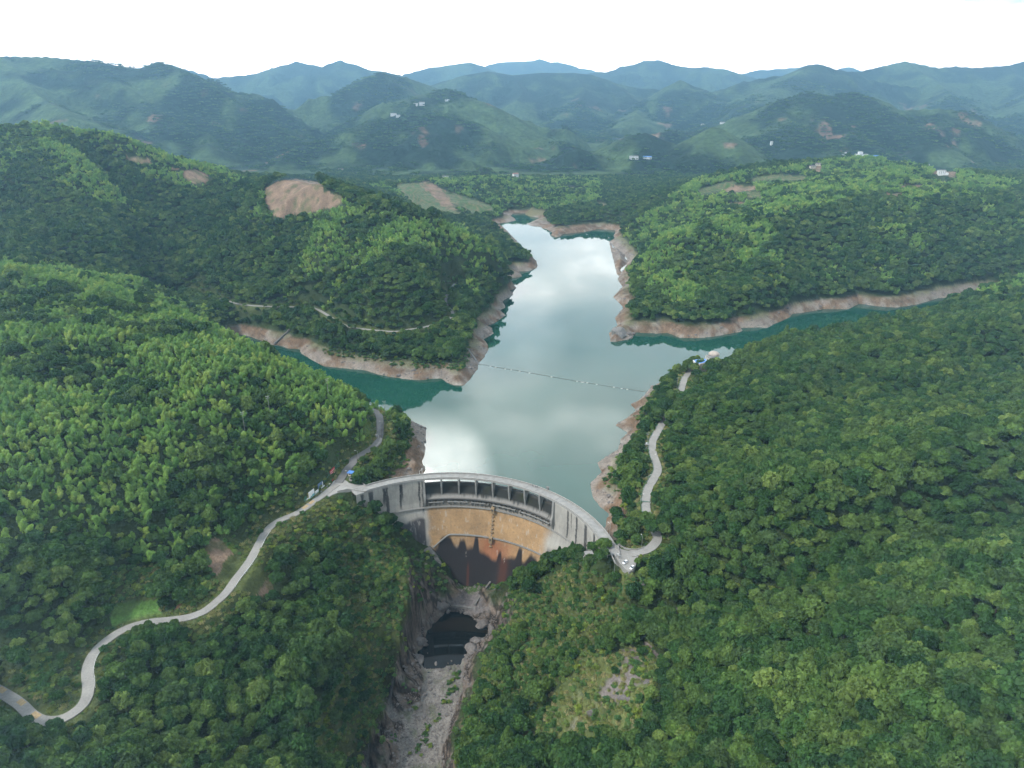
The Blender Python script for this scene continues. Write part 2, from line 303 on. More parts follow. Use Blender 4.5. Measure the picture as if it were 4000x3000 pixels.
# ------------------------------------------------------------------ far ranges: crest lines with their distance
def crest(v, pts, y0, y1=None, dz=0):
    y1 = y1 or y0; n = len(pts)
    return [aty(v, p, y0+(y1-y0)*i/(n-1), dz) for i, p in enumerate(pts)]
RIDGES = []
def rg(P, slope): RIDGES.append((P, slope))
rg(crest('A', [(-400, 95), (-150, 105), (0, 121), (100, 122), (200, 131), (300, 148), (345, 135)], 3650) + crest('A', [(420, 165), (520, 230), (600, 275), (645, 310)], 3400, 2850), .62)
rg(crest('A', [(200, 131), (330, 232), (450, 312)], 3600, 2750), .5); rg(crest('A', [(0, 121), (80, 205), (150, 250)], 3600, 2700), .5); rg(crest('A', [(345, 135), (440, 240), (520, 320)], 3600, 2800), .5)
rg(crest('A', [(250, 175), (340, 132), (460, 168), (545, 160), (640, 132), (700, 145), (735, 128), (800, 150), (860, 160), (940, 190)], 7500), .5)
rg(crest('A', [(600, 345), (640, 290), (700, 238), (760, 195), (820, 155), (880, 168), (950, 192), (1000, 235)], 3500, 4700), .68)
rg(crest('A', [(760, 262), (850, 235), (900, 206), (970, 192), (1020, 212), (1090, 247), (1170, 292), (1240, 318)], 3750, 3000), .52)
rg(crest('A', [(700, 300), (800, 262), (943, 247), (1010, 262), (1060, 300)], 2950), .45); rg(crest('A', [(943, 247), (900, 310), (850, 345)], 2950, 2650), .45); rg(crest('A', [(640, 320), (700, 300)], 2750, 2950), .45)
rg(crest('H', [(430, 240), (470, 225), (590, 180), (780, 155), (850, 148), (950, 200), (1000, 230)], 9000), .4)
rg(crest('H', [(950, 200), (1040, 145), (1140, 140), (1190, 165), (1275, 125), (1340, 150), (1390, 145), (1460, 180), (1540, 220)], 12000), .4)
rg(crest('H', [(690, 260), (830, 222), (960, 202), (1110, 228), (1280, 212), (1490, 210), (1600, 225), (1700, 260), (1820, 295), (1990, 312), (2100, 330)], 6000), .42)
rg(crest('H', [(1490, 210), (1560, 330), (1500, 440)], 6000, 4700), .45); rg(crest('H', [(1700, 260), (1900, 400), (1850, 500)], 6000, 4300), .45); rg(crest('H', [(1110, 228), (1180, 330), (1120, 400)], 6000, 5000), .45)
rg(crest('H', [(1600, 210), (1730, 235), (1830, 180), (1930, 135), (2010, 132), (2100, 165), (2212, 180)], 8500) + crest('I', [(240, 175), (370, 190), (470, 240), (520, 270)], 8500), .4)
rg(crest('I', [(430, 260), (560, 195), (800, 180), (890, 165), (1060, 190), (1130, 172), (1210, 200), (1300, 215)], 11000), .4)
rg(crest('I', [(330, 330), (450, 275), (640, 235), (760, 222), (890, 158), (960, 158), (1060, 192), (1160, 205), (1250, 250), (1450, 290), (1600, 300)], 5400), .55)
rg(crest('I', [(0, 310), (90, 255), (200, 300), (340, 400)], 5200), .45); rg(crest('I', [(890, 158), (700, 300), (560, 420)], 5400, 4200), .45)
rg(crest('I', [(1100, 215), (1210, 200), (1480, 140), (1680, 180), (1790, 170), (1900, 180), (2120, 165), (2212, 140), (2500, 130), (2900, 150)], 6000), .55); rg(crest('I', [(1480, 140), (1700, 290), (1800, 380)], 6000, 4600), .45); rg(crest('I', [(2120, 165), (2212, 330), (2300, 420)], 6000, 4400), .45)
rg(crest('I', [(420, 560), (600, 420), (690, 385), (850, 335), (900, 330), (1000, 355), (1170, 330), (1210, 365), (1300, 410), (1450, 440), (1700, 430), (1900, 455), (2050, 540), (2200, 620)], 3300, 3100), .6)
rg(crest('I', [(690, 385), (760, 500), (900, 600)], 3300, 2750), .5); rg(crest('I', [(1170, 330), (1100, 500), (1150, 600)], 3300, 2800), .5); rg(crest('I', [(1700, 430), (1600, 560), (1650, 640)], 3150, 2750), .5)
rg(crest('I', [(150, 640), (220, 580), (300, 540), (350, 560), (430, 620)], 2650), .5)
rg(crest('H', [(1640, 690), (1740, 640), (1830, 595), (1930, 580), (2010, 610), (2100, 645)], 2750), .5); rg(crest('H', [(1390, 740), (1460, 690), (1510, 675), (1570, 690), (1610, 730)], 2650), .5)
rg(crest('A', [(-200, 262), (0, 265), (150, 265), (300, 310), (400, 355), (500, 380)], 1250, 1230, -10), .35); rg(crest('A', [(1600, 370), (1700, 350), (1860, 338)], 1650, 1750, -8), .3); rg(crest('A', [(1860, 338), (2000, 365), (2100, 385)], 1750, 1580, -8), .3)
rg(crest('A', [(800, 412), (930, 390), (1040, 387), (1115, 392)], 1950, 1980, -6), .25)
RS = []
for P, s in RIDGES:
    for a, b in zip(P[:-1], P[1:]): RS.append((a[0], a[1], a[2], b[0], b[1], b[2], s))
RS = np.array(RS)
def hfar(x, y):
    wx = x + (fbm(x/420, y/420, 40, 3)-.5)*150; wy = y + (fbm(x/420, y/420, 50, 3)-.5)*150
    base = floor_y(y) + (fbm(x/600, y/600, 60, 3)-.4)*30*sstep(2300, 3000, y)
    best = np.zeros_like(x)
    spur = ridged(x/520, y/520, 70, 4); fine = ridged(x/170, y/170, 75, 3)
    zz = base.copy()
    for ax, ay, az, bx, by, bz, s in RS:
        L2 = (bx-ax)**2+(by-ay)**2+1e-6
        zmx = max(az, bz)-10; reach = zmx/(s*.6)
        sel = (wx > min(ax, bx)-reach) & (wx < max(ax, bx)+reach) & (wy > min(ay, by)-reach) & (wy < max(ay, by)+reach)
        if not sel.any(): continue
        xs = wx[sel]; ys = wy[sel]
        t = np.clip(((xs-ax)*(bx-ax)+(ys-ay)*(by-ay))/L2, 0, 1)
        # near the crest use the un-warped position so the skyline keeps its surveyed shape
        t0 = np.clip(((x[sel]-ax)*(bx-ax)+(y[sel]-ay)*(by-ay))/L2, 0, 1)
        d0 = np.hypot(x[sel]-ax-t0*(bx-ax), y[sel]-ay-t0*(by-ay)); d1 = np.hypot(xs-ax-t*(bx-ax), ys-ay-t*(by-ay))
        k = sstep(30, 260, d0); d = d0*(1-k)+d1*k
        hz = az+(bz-az)*t0
        h = hz - s*d*(1.45-.95*spur[sel]) + (fine[sel]-.6)*np.minimum(d*.24, 60)
        zz[sel] = np.maximum(zz[sel], h)
    return zz
CONV = HN-blur(blur(HN, 9), 9)
def bil(A, x, y):
    fx = np.clip((x-GX0)/GS, 0, NX-1.001); fy = np.clip((y-GY0)/GS, 0, NY-1.001)
    i = fx.astype(int); j = fy.astype(int); u = fx-i; v = fy-j
    return (A[j, i]*(1-u)+A[j, i+1]*u)*(1-v)+(A[j+1, i]*(1-u)+A[j+1, i+1]*u)*v
def HT(x, y):
    x = np.asarray(x, float); y = np.asarray(y, float)
    z = bil(HN, x, y); w = sstep(1980, 2300, y)
    w = np.maximum(w, sstep(1560, 1690, np.abs(x))*sstep(1200, 1500, y))
    m = w > 0
    if m.any():
        z = np.array(z); z[m] = z[m]*(1-w[m])+hfar(x[m], y[m])*w[m]
    return z
def hit(v, p, t0=150.0, t1=9000.0):
    r = ray(v, p); t = np.concatenate([np.arange(t0, 2500, 2.0), np.arange(2500, t1, 8.0)])
    q = r[None, :]*t[:, None]; g = HT(q[:, 0], q[:, 1]); k = np.argmax(q[:, 2]+CAM_Z < g)
    return (q[k, 0], q[k, 1], float(g[k]))
def ground(x, y): return float(HT(np.array([x]), np.array([y]))[0])
print('terrain solved %.1fs' % (time.time()-T0))
# ------------------------------------------------------------------ materials
def mat(name, col=(.5, .5, .5), rough=.8, metal=0.0, spec=None, noise=None, bump=None, attr=None, objvar=None, emit=None):
    """procedural material: base colour (or vertex attribute) broken up by noise, optional bump and per-object tint"""
    m = bpy.data.materials.new(name); m.use_nodes = True; nt = m.node_tree; N = nt.nodes; L = nt.links
    b = N['Principled BSDF']; b.inputs['Roughness'].default_value = rough; b.inputs['Metallic'].default_value = metal
    if spec is not None: b.inputs['Specular IOR Level'].default_value = spec
    if attr: s = N.new('ShaderNodeAttribute'); s.attribute_name = attr; out = s.outputs['Color']
    else: s = N.new('ShaderNodeRGB'); s.outputs[0].default_value = (*col, 1); out = s.outputs[0]
    tc = None
    if noise or bump: tc = N.new('ShaderNodeNewGeometry')
    if noise:
        for sc_, amt in noise:
            n = N.new('ShaderNodeTexNoise'); n.inputs['Scale'].default_value = sc_; n.inputs['Detail'].default_value = 5; L.new(tc.outputs['Position'], n.inputs['Vector'])
            r = N.new('ShaderNodeMapRange'); r.inputs[1].default_value = .3; r.inputs[2].default_value = .7; r.inputs[3].default_value = 1-amt; r.inputs[4].default_value = 1+amt; L.new(n.outputs[0], r.inputs[0])
            x = N.new('ShaderNodeVectorMath'); x.operation = 'SCALE'; L.new(out, x.inputs[0]); L.new(r.outputs[0], x.inputs['Scale']); out = x.outputs[0]
    if objvar:
        oi = N.new('ShaderNodeObjectInfo')
        ramp = N.new('ShaderNodeValToRGB'); L.new(oi.outputs['Random'], ramp.inputs[0]); e = ramp.color_ramp.elements
        for i, (p, c) in enumerate(objvar):
            q = e[i] if i < 2 else e.new(p)
            q.position = p; q.color = (*c, 1)
        mx = N.new('ShaderNodeMix'); mx.data_type = 'RGBA'; mx.blend_type = 'MULTIPLY'; mx.inputs[0].default_value = 1
        L.new(out, mx.inputs[6]); L.new(ramp.outputs[0], mx.inputs[7]); out = mx.outputs[2]
    L.new(out, b.inputs['Base Color'])
    if bump:
        n = N.new('ShaderNodeTexNoise'); n.inputs['Scale'].default_value = bump[0]; n.inputs['Detail'].default_value = 6; L.new(tc.outputs['Position'], n.inputs['Vector'])
        bp = N.new('ShaderNodeBump'); bp.inputs['Strength'].default_value = bump[1]; bp.inputs['Distance'].default_value = bump[2]; L.new(n.outputs[0], bp.inputs['Height']); L.new(bp.outputs[0], b.inputs['Normal'])
    if emit: b.inputs['Emission Color'].default_value = (*emit[:3], 1); b.inputs['Emission Strength'].default_value = emit[3]
    return m
M_TERR = mat('terrain_soil', rough=.95, spec=.1, attr='Col', noise=[(.6, .22), (2.5, .18)], bump=(.55, .8, 2.0))
M_HILL = mat('hill_woods', rough=.95, spec=.05, attr='Col', noise=[(.018, .3), (.06, .4)], bump=(.045, 1.0, 16.0))
M_CONC = mat('weathered_concrete', (.27, .265, .25), .85, noise=[(.35, .18), (3, .12)], bump=(4, .15, .05))
M_LCON = mat('pale_concrete', (.33, .32, .30), .8, noise=[(.5, .12), (5, .08)])
M_DCON = mat('dark_concrete', (.17, .165, .155), .9, noise=[(.4, .3), (3, .2)], bump=(3, .2, .08))
M_DAM = mat('dam_concrete', rough=.85, spec=.25, attr='Col', noise=[(1.6, .10), (7, .07)])
M_ROAD = mat('road_concrete', (.27, .26, .24), .85, noise=[(.12, .12), (1.1, .13), (6, .06)])
M_ASPH = mat('worn_asphalt', (.16, .155, .15), .85, noise=[(.15, .15), (1.3, .14)])
M_YEL = mat('yellow_paint', (.40, .29, .15), .7, noise=[(1, .25)])
M_WHITE = mat('white_paint', (.78, .78, .77), .5, noise=[(.6, .06)])
M_CREAM = mat('cream_render', (.62, .57, .47), .8, noise=[(.4, .12)])
M_METAL = mat('galvanised_metal', (.55, .56, .57), .4, .6)
M_DARK = mat('dark_metal', (.05, .055, .06), .5)
M_GREEN = mat('green_painted_metal', (.04, .2, .15), .5, noise=[(1, .15)])
M_RED = mat('red_banner', (.52, .025, .03), .6, noise=[(.5, .12)])
M_BLUE = mat('blue_roof_sheet', (.09, .25, .62), .5, noise=[(.5, .12)])
M_SIGNB = mat('blue_grey_panel', (.13, .2, .32), .5, noise=[(.4, .2)])
M_TEAL = mat('teal_print', (.12, .38, .40), .5, noise=[(.7, .3)])
M_GLASS = mat('dark_glass', (.03, .04, .05), .1)
M_ROCK = mat('bedrock', (.15, .135, .125), .9, noise=[(.25, .3), (1.2, .25), (5, .15)], bump=(1.5, .8, .4))
M_RUST = mat('rusty_rock', (.22, .11, .05), .9, noise=[(.5, .3)])
M_BARK = mat('bark', (.09, .07, .055), .9, noise=[(3, .2)])
M_CULM = mat('bamboo_culm', (.16, .2, .07), .6)
M_TILE = mat('grey_roof_tile', (.13, .12, .12), .8, noise=[(1, .2)])
M_PINK = mat('weathered_red_tile', (.3, .16, .13), .8, noise=[(1, .2)])
M_TYRE = mat('tyre_rubber', (.02, .02, .02), .8)
M_CAR = mat('white_car_paint', (.75, .76, .77), .25)
M_LAMP = mat('lamp_glass', (.7, .7, .68), .3)
def leaf_mat(name, ramp, transl=.25):
    m = bpy.data.materials.new(name); m.use_nodes = True; nt = m.node_tree; N = nt.nodes; L = nt.links
    b = N['Principled BSDF']; b.inputs['Roughness'].default_value = .6; b.inputs['Specular IOR Level'].default_value = .12
    oi = N.new('ShaderNodeObjectInfo'); cr = N.new('ShaderNodeValToRGB'); e = cr.color_ramp.elements
    for i, (p, c) in enumerate(ramp):
        q = e[i] if i < 2 else e.new(p)
        q.position = p; q.color = (*c, 1)
    L.new(oi.outputs['Random'], cr.inputs[0])
    at = N.new('ShaderNodeAttribute'); at.attribute_name = 'Tone'
    x = N.new('ShaderNodeMix'); x.data_type = 'RGBA'; x.blend_type = 'MULTIPLY'; x.inputs[0].default_value = 1
    L.new(cr.outputs[0], x.inputs[6]); L.new(at.outputs['Color'], x.inputs[7])
    L.new(x.outputs[2], b.inputs['Base Color'])
    tr = N.new('ShaderNodeBsdfTranslucent'); L.new(x.outputs[2], tr.inputs[0])
    ms = N.new('ShaderNodeMixShader'); ms.inputs[0].default_value = transl
    L.new(b.outputs[0], ms.inputs[1]); L.new(tr.outputs[0], ms.inputs[2]); L.new(ms.outputs[0], N['Material Output'].inputs[0])
    return m
LK = 1.9
def rampx(L_): return [(p, tuple(LK*k for k in c)) for p, c in L_]
M_LEAF = leaf_mat('broadleaf_foliage', rampx([(0, (.014, .037, .013)), (.3, (.022, .054, .015)), (.55, (.030, .066, .016)), (.72, (.038, .066, .022)), (.9, (.044, .084, .020)), (1, (.064, .108, .025))]))
M_LEAF2 = leaf_mat('olive_foliage', rampx([(0, (.036, .066, .018)), (.4, (.050, .086, .021)), (.75, (.062, .100, .026)), (1, (.088, .125, .032))]))
M_BAMB = leaf_mat('bamboo_foliage', rampx([(0, (.058, .126, .030)), (.45, (.096, .176, .038)), (.8, (.130, .206, .046)), (1, (.170, .226, .050))]))
M_SHRB = leaf_mat('shrub_foliage', rampx([(0, (.030, .075, .024)), (.5, (.055, .105, .03)), (.8, (.085, .125, .038)), (1, (.13, .17, .03))]))
M_GRAS = leaf_mat('grass_blades', rampx([(0, (.10, .13, .035)), (.5, (.15, .155, .06)), (1, (.2, .18, .09))]))
# ------------------------------------------------------------------ mesh helpers
class MB:
    def __init__(self): self.v = []; self.f = []
    def box(self, c, s, rz=0.0, rx=0.0):
        n = len(self.v); Mx = Matrix.Rotation(rz, 3, 'Z') @ Matrix.Rotation(rx, 3, 'X')
        for k in range(8):
            p = Vector(((k & 1)-.5, ((k >> 1) & 1)-.5, (k >> 2)-.5)); p = Vector((p.x*s[0], p.y*s[1], p.z*s[2])); p = Mx @ p
            self.v.append((p.x+c[0], p.y+c[1], p.z+c[2]))
        self.f += [tuple(n+i for i in q) for q in ((0, 2, 3, 1), (4, 5, 7, 6), (0, 1, 5, 4), (2, 6, 7, 3), (0, 4, 6, 2), (1, 3, 7, 5))]
        return self
    def tube(self, P, r, n=6, r2=None):
        P = [Vector(p) for p in P]; b = len(self.v); m = len(P)
        for i, p in enumerate(P):
            d = (P[min(i+1, m-1)]-P[max(i-1, 0)]).normalized(); a = d.orthogonal().normalized(); c = d.cross(a)
            q = r if r2 is None else r+(r2-r)*i/max(1, m-1)
            for k in range(n):
                w = 2*math.pi*k/n; s = p + a*math.cos(w)*q + c*math.sin(w)*q; self.v.append(tuple(s))
        for i in range(m-1):
            for k in range(n): self.f.append((b+i*n+k, b+i*n+(k+1) % n, b+(i+1)*n+(k+1) % n, b+(i+1)*n+k))
        self.f.append(tuple(b+k for k in range(n))[::-1]); self.f.append(tuple(b+(m-1)*n+k for k in range(n)))
        return self
    def prism(self, poly, z0, z1):
        b = len(self.v); n = len(poly)
        for p in poly: self.v.append((p[0], p[1], z0))
        for p in poly: self.v.append((p[0], p[1], z1))
        self.f.append(tuple(range(b+n-1, b-1, -1))); self.f.append(tuple(range(b+n, b+2*n)))
        for i in range(n): self.f.append((b+i, b+(i+1) % n, b+n+(i+1) % n, b+n+i))
        return self
    def sweep(self, P, prof, close=True):
        """profile (offset sideways, up) swept along a path"""
        P = [Vector(p) for p in P]; m = len(P); b = len(self.v); n = len(prof)
        for i, p in enumerate(P):
            d = P[min(i+1, m-1)]-P[max(i-1, 0)]; d.z = 0; d.normalize(); s = Vector((d.y, -d.x, 0))
            for o, u in prof: self.v.append(tuple(p+s*o+Vector((0, 0, u))))
        for i in range(m-1):
            for k in range(n if close else n-1): self.f.append((b+i*n+k, b+i*n+(k+1) % n, b+(i+1)*n+(k+1) % n, b+(i+1)*n+k))
        if close: self.f.append(tuple(b+k for k in range(n))[::-1]); self.f.append(tuple(b+(m-1)*n+k for k in range(n)))
        return self
    def build(self, name, m, parent=None, smooth=False, loc=None, rz=0.0, fix=True):
        me = bpy.data.meshes.new(name); v = self.v
        me.from_pydata(v, [], self.f)
        if fix:
            bm = bmesh.new(); bm.from_mesh(me); bmesh.ops.recalc_face_normals(bm, faces=bm.faces); bm.to_mesh(me); bm.free()
        me.materials.append(m)
        if smooth: me.polygons.foreach_set('use_smooth', [True]*len(me.polygons))
        o = bpy.data.objects.new(name, me); COL.objects.link(o)
        if loc is not None: o.location = loc; o.rotation_euler[2] = rz
        if parent is not None: o.parent = parent
        return o
def npmesh(name, V, Fq, m, cols=None, smooth=False, parent=None, link=True, attr='Col'):
    me = bpy.data.meshes.new(name); k = Fq.shape[1]
    me.vertices.add(len(V)); me.vertices.foreach_set('co', np.asarray(V, np.float32).ravel())
    me.loops.add(Fq.size); me.loops.foreach_set('vertex_index', Fq.ravel().astype(np.int32))
    me.polygons.add(len(Fq)); me.polygons.foreach_set('loop_start', np.arange(0, Fq.size, k, dtype=np.int32))
    if smooth: me.polygons.foreach_set('use_smooth', np.ones(len(Fq), bool))
    me.update(calc_edges=True)
    for q in (m if isinstance(m, list) else [m]): me.materials.append(q)
    if cols is not None:
        a = me.color_attributes.new(attr, 'FLOAT_COLOR', 'POINT'); c = np.ones((len(V), 4), np.float32); c[:, :3] = cols; a.data.foreach_set('color', c.ravel())
    o = bpy.data.objects.new(name, me)
    if link: COL.objects.link(o)
    if parent is not None: o.parent = parent
    return o
def empty(name, loc, rz=0.0):
    o = bpy.data.objects.new(name, None); COL.objects.link(o); o.location = loc; o.rotation_euler[2] = rz; o.empty_display_size = 1; return o
def tag(o, label=None, cat=None, group=None, kind=None):
    if label: o['label'] = label
    if cat: o['category'] = cat
    if group: o['group'] = group
    if kind: o['kind'] = kind
    return o
def gridquads(nr, nc):
    i = np.arange((nr-1)*(nc-1)); r = i//(nc-1); c = i % (nc-1); a = r*nc+c
    return np.stack([a, a+1, a+nc+1, a+nc], 1)
# ------------------------------------------------------------------ zones seen on the slopes (outlines surveyed on the ground)
def zone(v, pts): return [px(v, p) for p in pts]
Z_BARE = [zone('A', [(570, 408), (600, 392), (640, 386), (690, 394), (700, 410), (738, 425), (745, 440), (690, 455), (620, 470), (597, 472), (590, 455), (570, 442)]),
          zone('K', [(1310, 490), (1430, 487), (1530, 545), (1500, 580), (1400, 582), (1320, 540)]), zone('K', [(900, 388), (1020, 402), (1130, 430), (1100, 445), (930, 425)]), zone('K', [(1180, 465), (1290, 465), (1300, 490), (1220, 485)]),
          zone('F', [(1050, 545), (1075, 480), (1110, 455), (1180, 505), (1235, 545), (1260, 600), (1295, 640), (1240, 700), (1180, 725), (1130, 690), (1075, 615)]), zone('F', [(1280, 610), (1345, 620), (1425, 690), (1405, 765), (1300, 765), (1230, 725)]),
          zone('I', [(1440, 900), (1590, 908), (1590, 935), (1450, 918)]), zone('I', [(1330, 955), (1470, 955), (1470, 980), (1330, 978)]), zone('I', [(1640, 790), (1700, 795), (1810, 830), (1780, 855), (1650, 840)]), zone('I', [(900, 790), (960, 790), (980, 830), (930, 835)]),
          zone('I', [(360, 920), (420, 905), (560, 915), (550, 940), (440, 950), (370, 945)]), zone('I', [(390, 1010), (480, 1010), (480, 1030), (400, 1030)]),
          zone('H', [(530, 890), (590, 880), (720, 950), (700, 960), (740, 1020), (780, 1060), (720, 1060), (640, 1000), (560, 930)])]
Z_TEA = [zone('H', [(380, 900), (530, 890), (590, 950), (700, 1050), (850, 1085), (740, 1090), (560, 1070), (490, 1020)]), zone('H', [(680, 940), (830, 980), (980, 1030), (1000, 1070), (860, 1080), (740, 1010)]),
         zone('I', [(200, 930), (350, 890), (430, 880), (440, 900), (330, 945), (220, 960)]), zone('I', [(500, 860), (700, 840), (850, 845), (900, 870), (780, 885), (650, 875), (560, 890)]), zone('I', [(500, 950), (590, 950), (590, 985), (500, 985)])]
Z_GRASS = [zone('F', [(565, 850), (575, 820), (620, 795), (700, 780), (780, 770), (830, 795), (825, 870), (700, 890), (640, 915), (590, 935), (560, 900)])]
Z_YSHR = [zone('F', [(900, 720), (950, 690), (1000, 680), (1100, 660), (1150, 700), (1120, 760), (1080, 790), (980, 830), (930, 780)]), zone('F', [(1150, 470), (1230, 515), (1255, 560), (1215, 545), (1165, 515)]), zone('F', [(110, 1180), (180, 950), (230, 960), (300, 1200), (260, 1290), (180, 1310)]),
          zone('B', [(850, 1260), (920, 1200), (940, 1210), (940, 1350), (905, 1390), (860, 1380)]), zone('E', [(1100, 1500), (1250, 1330), (1330, 1250), (1500, 1380), (1400, 1470), (1250, 1500)])]
Z_SHRUB = [zone('A', [(735, 1075), (790, 1090), (835, 1160), (885, 1195), (890, 1290), (862, 1400), (835, 1520), (795, 1620), (700, 1659), (660, 1600), (760, 1420), (740, 1250), (700, 1150)]),
           zone('A', [(1150, 1265), (1230, 1215), (1345, 1260), (1370, 1340), (1300, 1400), (1250, 1440), (1100, 1560), (1000, 1600), (1040, 1440)]),
           zone('A', [(380, 1340), (560, 1130), (700, 1080), (740, 1120), (620, 1200), (540, 1300), (430, 1400)]), zone('F', [(560, 640), (820, 600), (850, 780), (570, 800)]), zone('D', [(240, 330), (420, 300), (560, 420), (330, 420)]),
           zone('R', [(640, 250), (840, 260), (900, 600), (960, 800), (700, 950), (600, 900), (860, 780), (820, 500)]), zone('V', [(1060, 290), (1180, 300), (1300, 560), (1250, 800), (1130, 900), (1150, 600)])]
Z_SPARSE = [zone('E', [(1560, 960), (1800, 930), (2080, 840), (2200, 980), (2090, 1270), (2000, 1480), (1720, 1590), (1480, 1640), (1170, 1570), (1260, 1340), (1500, 1100)]), zone('R', [(560, 1200), (780, 1260), (720, 1659), (580, 1659), (520, 1400)])]
Z_GORGE = [zone('A', [(872, 1185), (884, 1158), (905, 1158), (960, 1200), (1000, 1262), (1125, 1262), (1112, 1325), (1065, 1400), (1025, 1480), (1004, 1560), (985, 1659), (975, 1720), (760, 1720), (785, 1640), (812, 1560), (845, 1480), (862, 1380), (866, 1300)])]
Z_RIM = [zone('A', [(840, 1185), (868, 1140), (905, 1150), (960, 1200), (1000, 1262), (1130, 1262), (1120, 1340), (1075, 1410), (1035, 1490), (1012, 1560), (990, 1659), (980, 1720), (720, 1720), (755, 1640), (785, 1550), (815, 1480), (835, 1380), (836, 1290)])]
Z_ISLE = [zone('A', [(1178, 475), (1175, 462), (1200, 448), (1235, 440), (1268, 458), (1273, 470), (1250, 485), (1195, 492)])]
Z_BAMB = [(.90, zone('A', [(-300, 500), (0, 560), (300, 600), (440, 660), (600, 750), (740, 825), (880, 880), (800, 950), (720, 990), (660, 1010), (560, 1150), (430, 1230), (250, 1200), (100, 1180), (-300, 1250)])), (.72, zone('A', [(560, 420), (740, 440), (860, 470), (1000, 490), (1090, 560), (1060, 640), (980, 640), (930, 560), (860, 540), (760, 600), (700, 680), (600, 640), (520, 540)])),
          (.62, zone('A', [(-300, 240), (200, 265), (540, 390), (470, 430), (300, 380), (300, 470), (180, 440), (100, 370), (-300, 420)])), (.76, zone('A', [(1345, 500), (1500, 390), (1900, 335), (2212, 400), (2100, 440), (1900, 430), (1700, 470), (1640, 560), (1500, 660), (1400, 680), (1350, 600)])), (.3, zone('A', [(1640, 560), (1900, 430), (2300, 430), (2300, 640), (1700, 680)])),
          (.6, zone('A', [(780, 400), (1300, 370), (1300, 440), (1060, 470), (900, 440)]))]
def inz(zs, u, v):
    r = np.zeros(u.shape, bool)
    for z in zs: r |= inside(z, u, v)
    return r
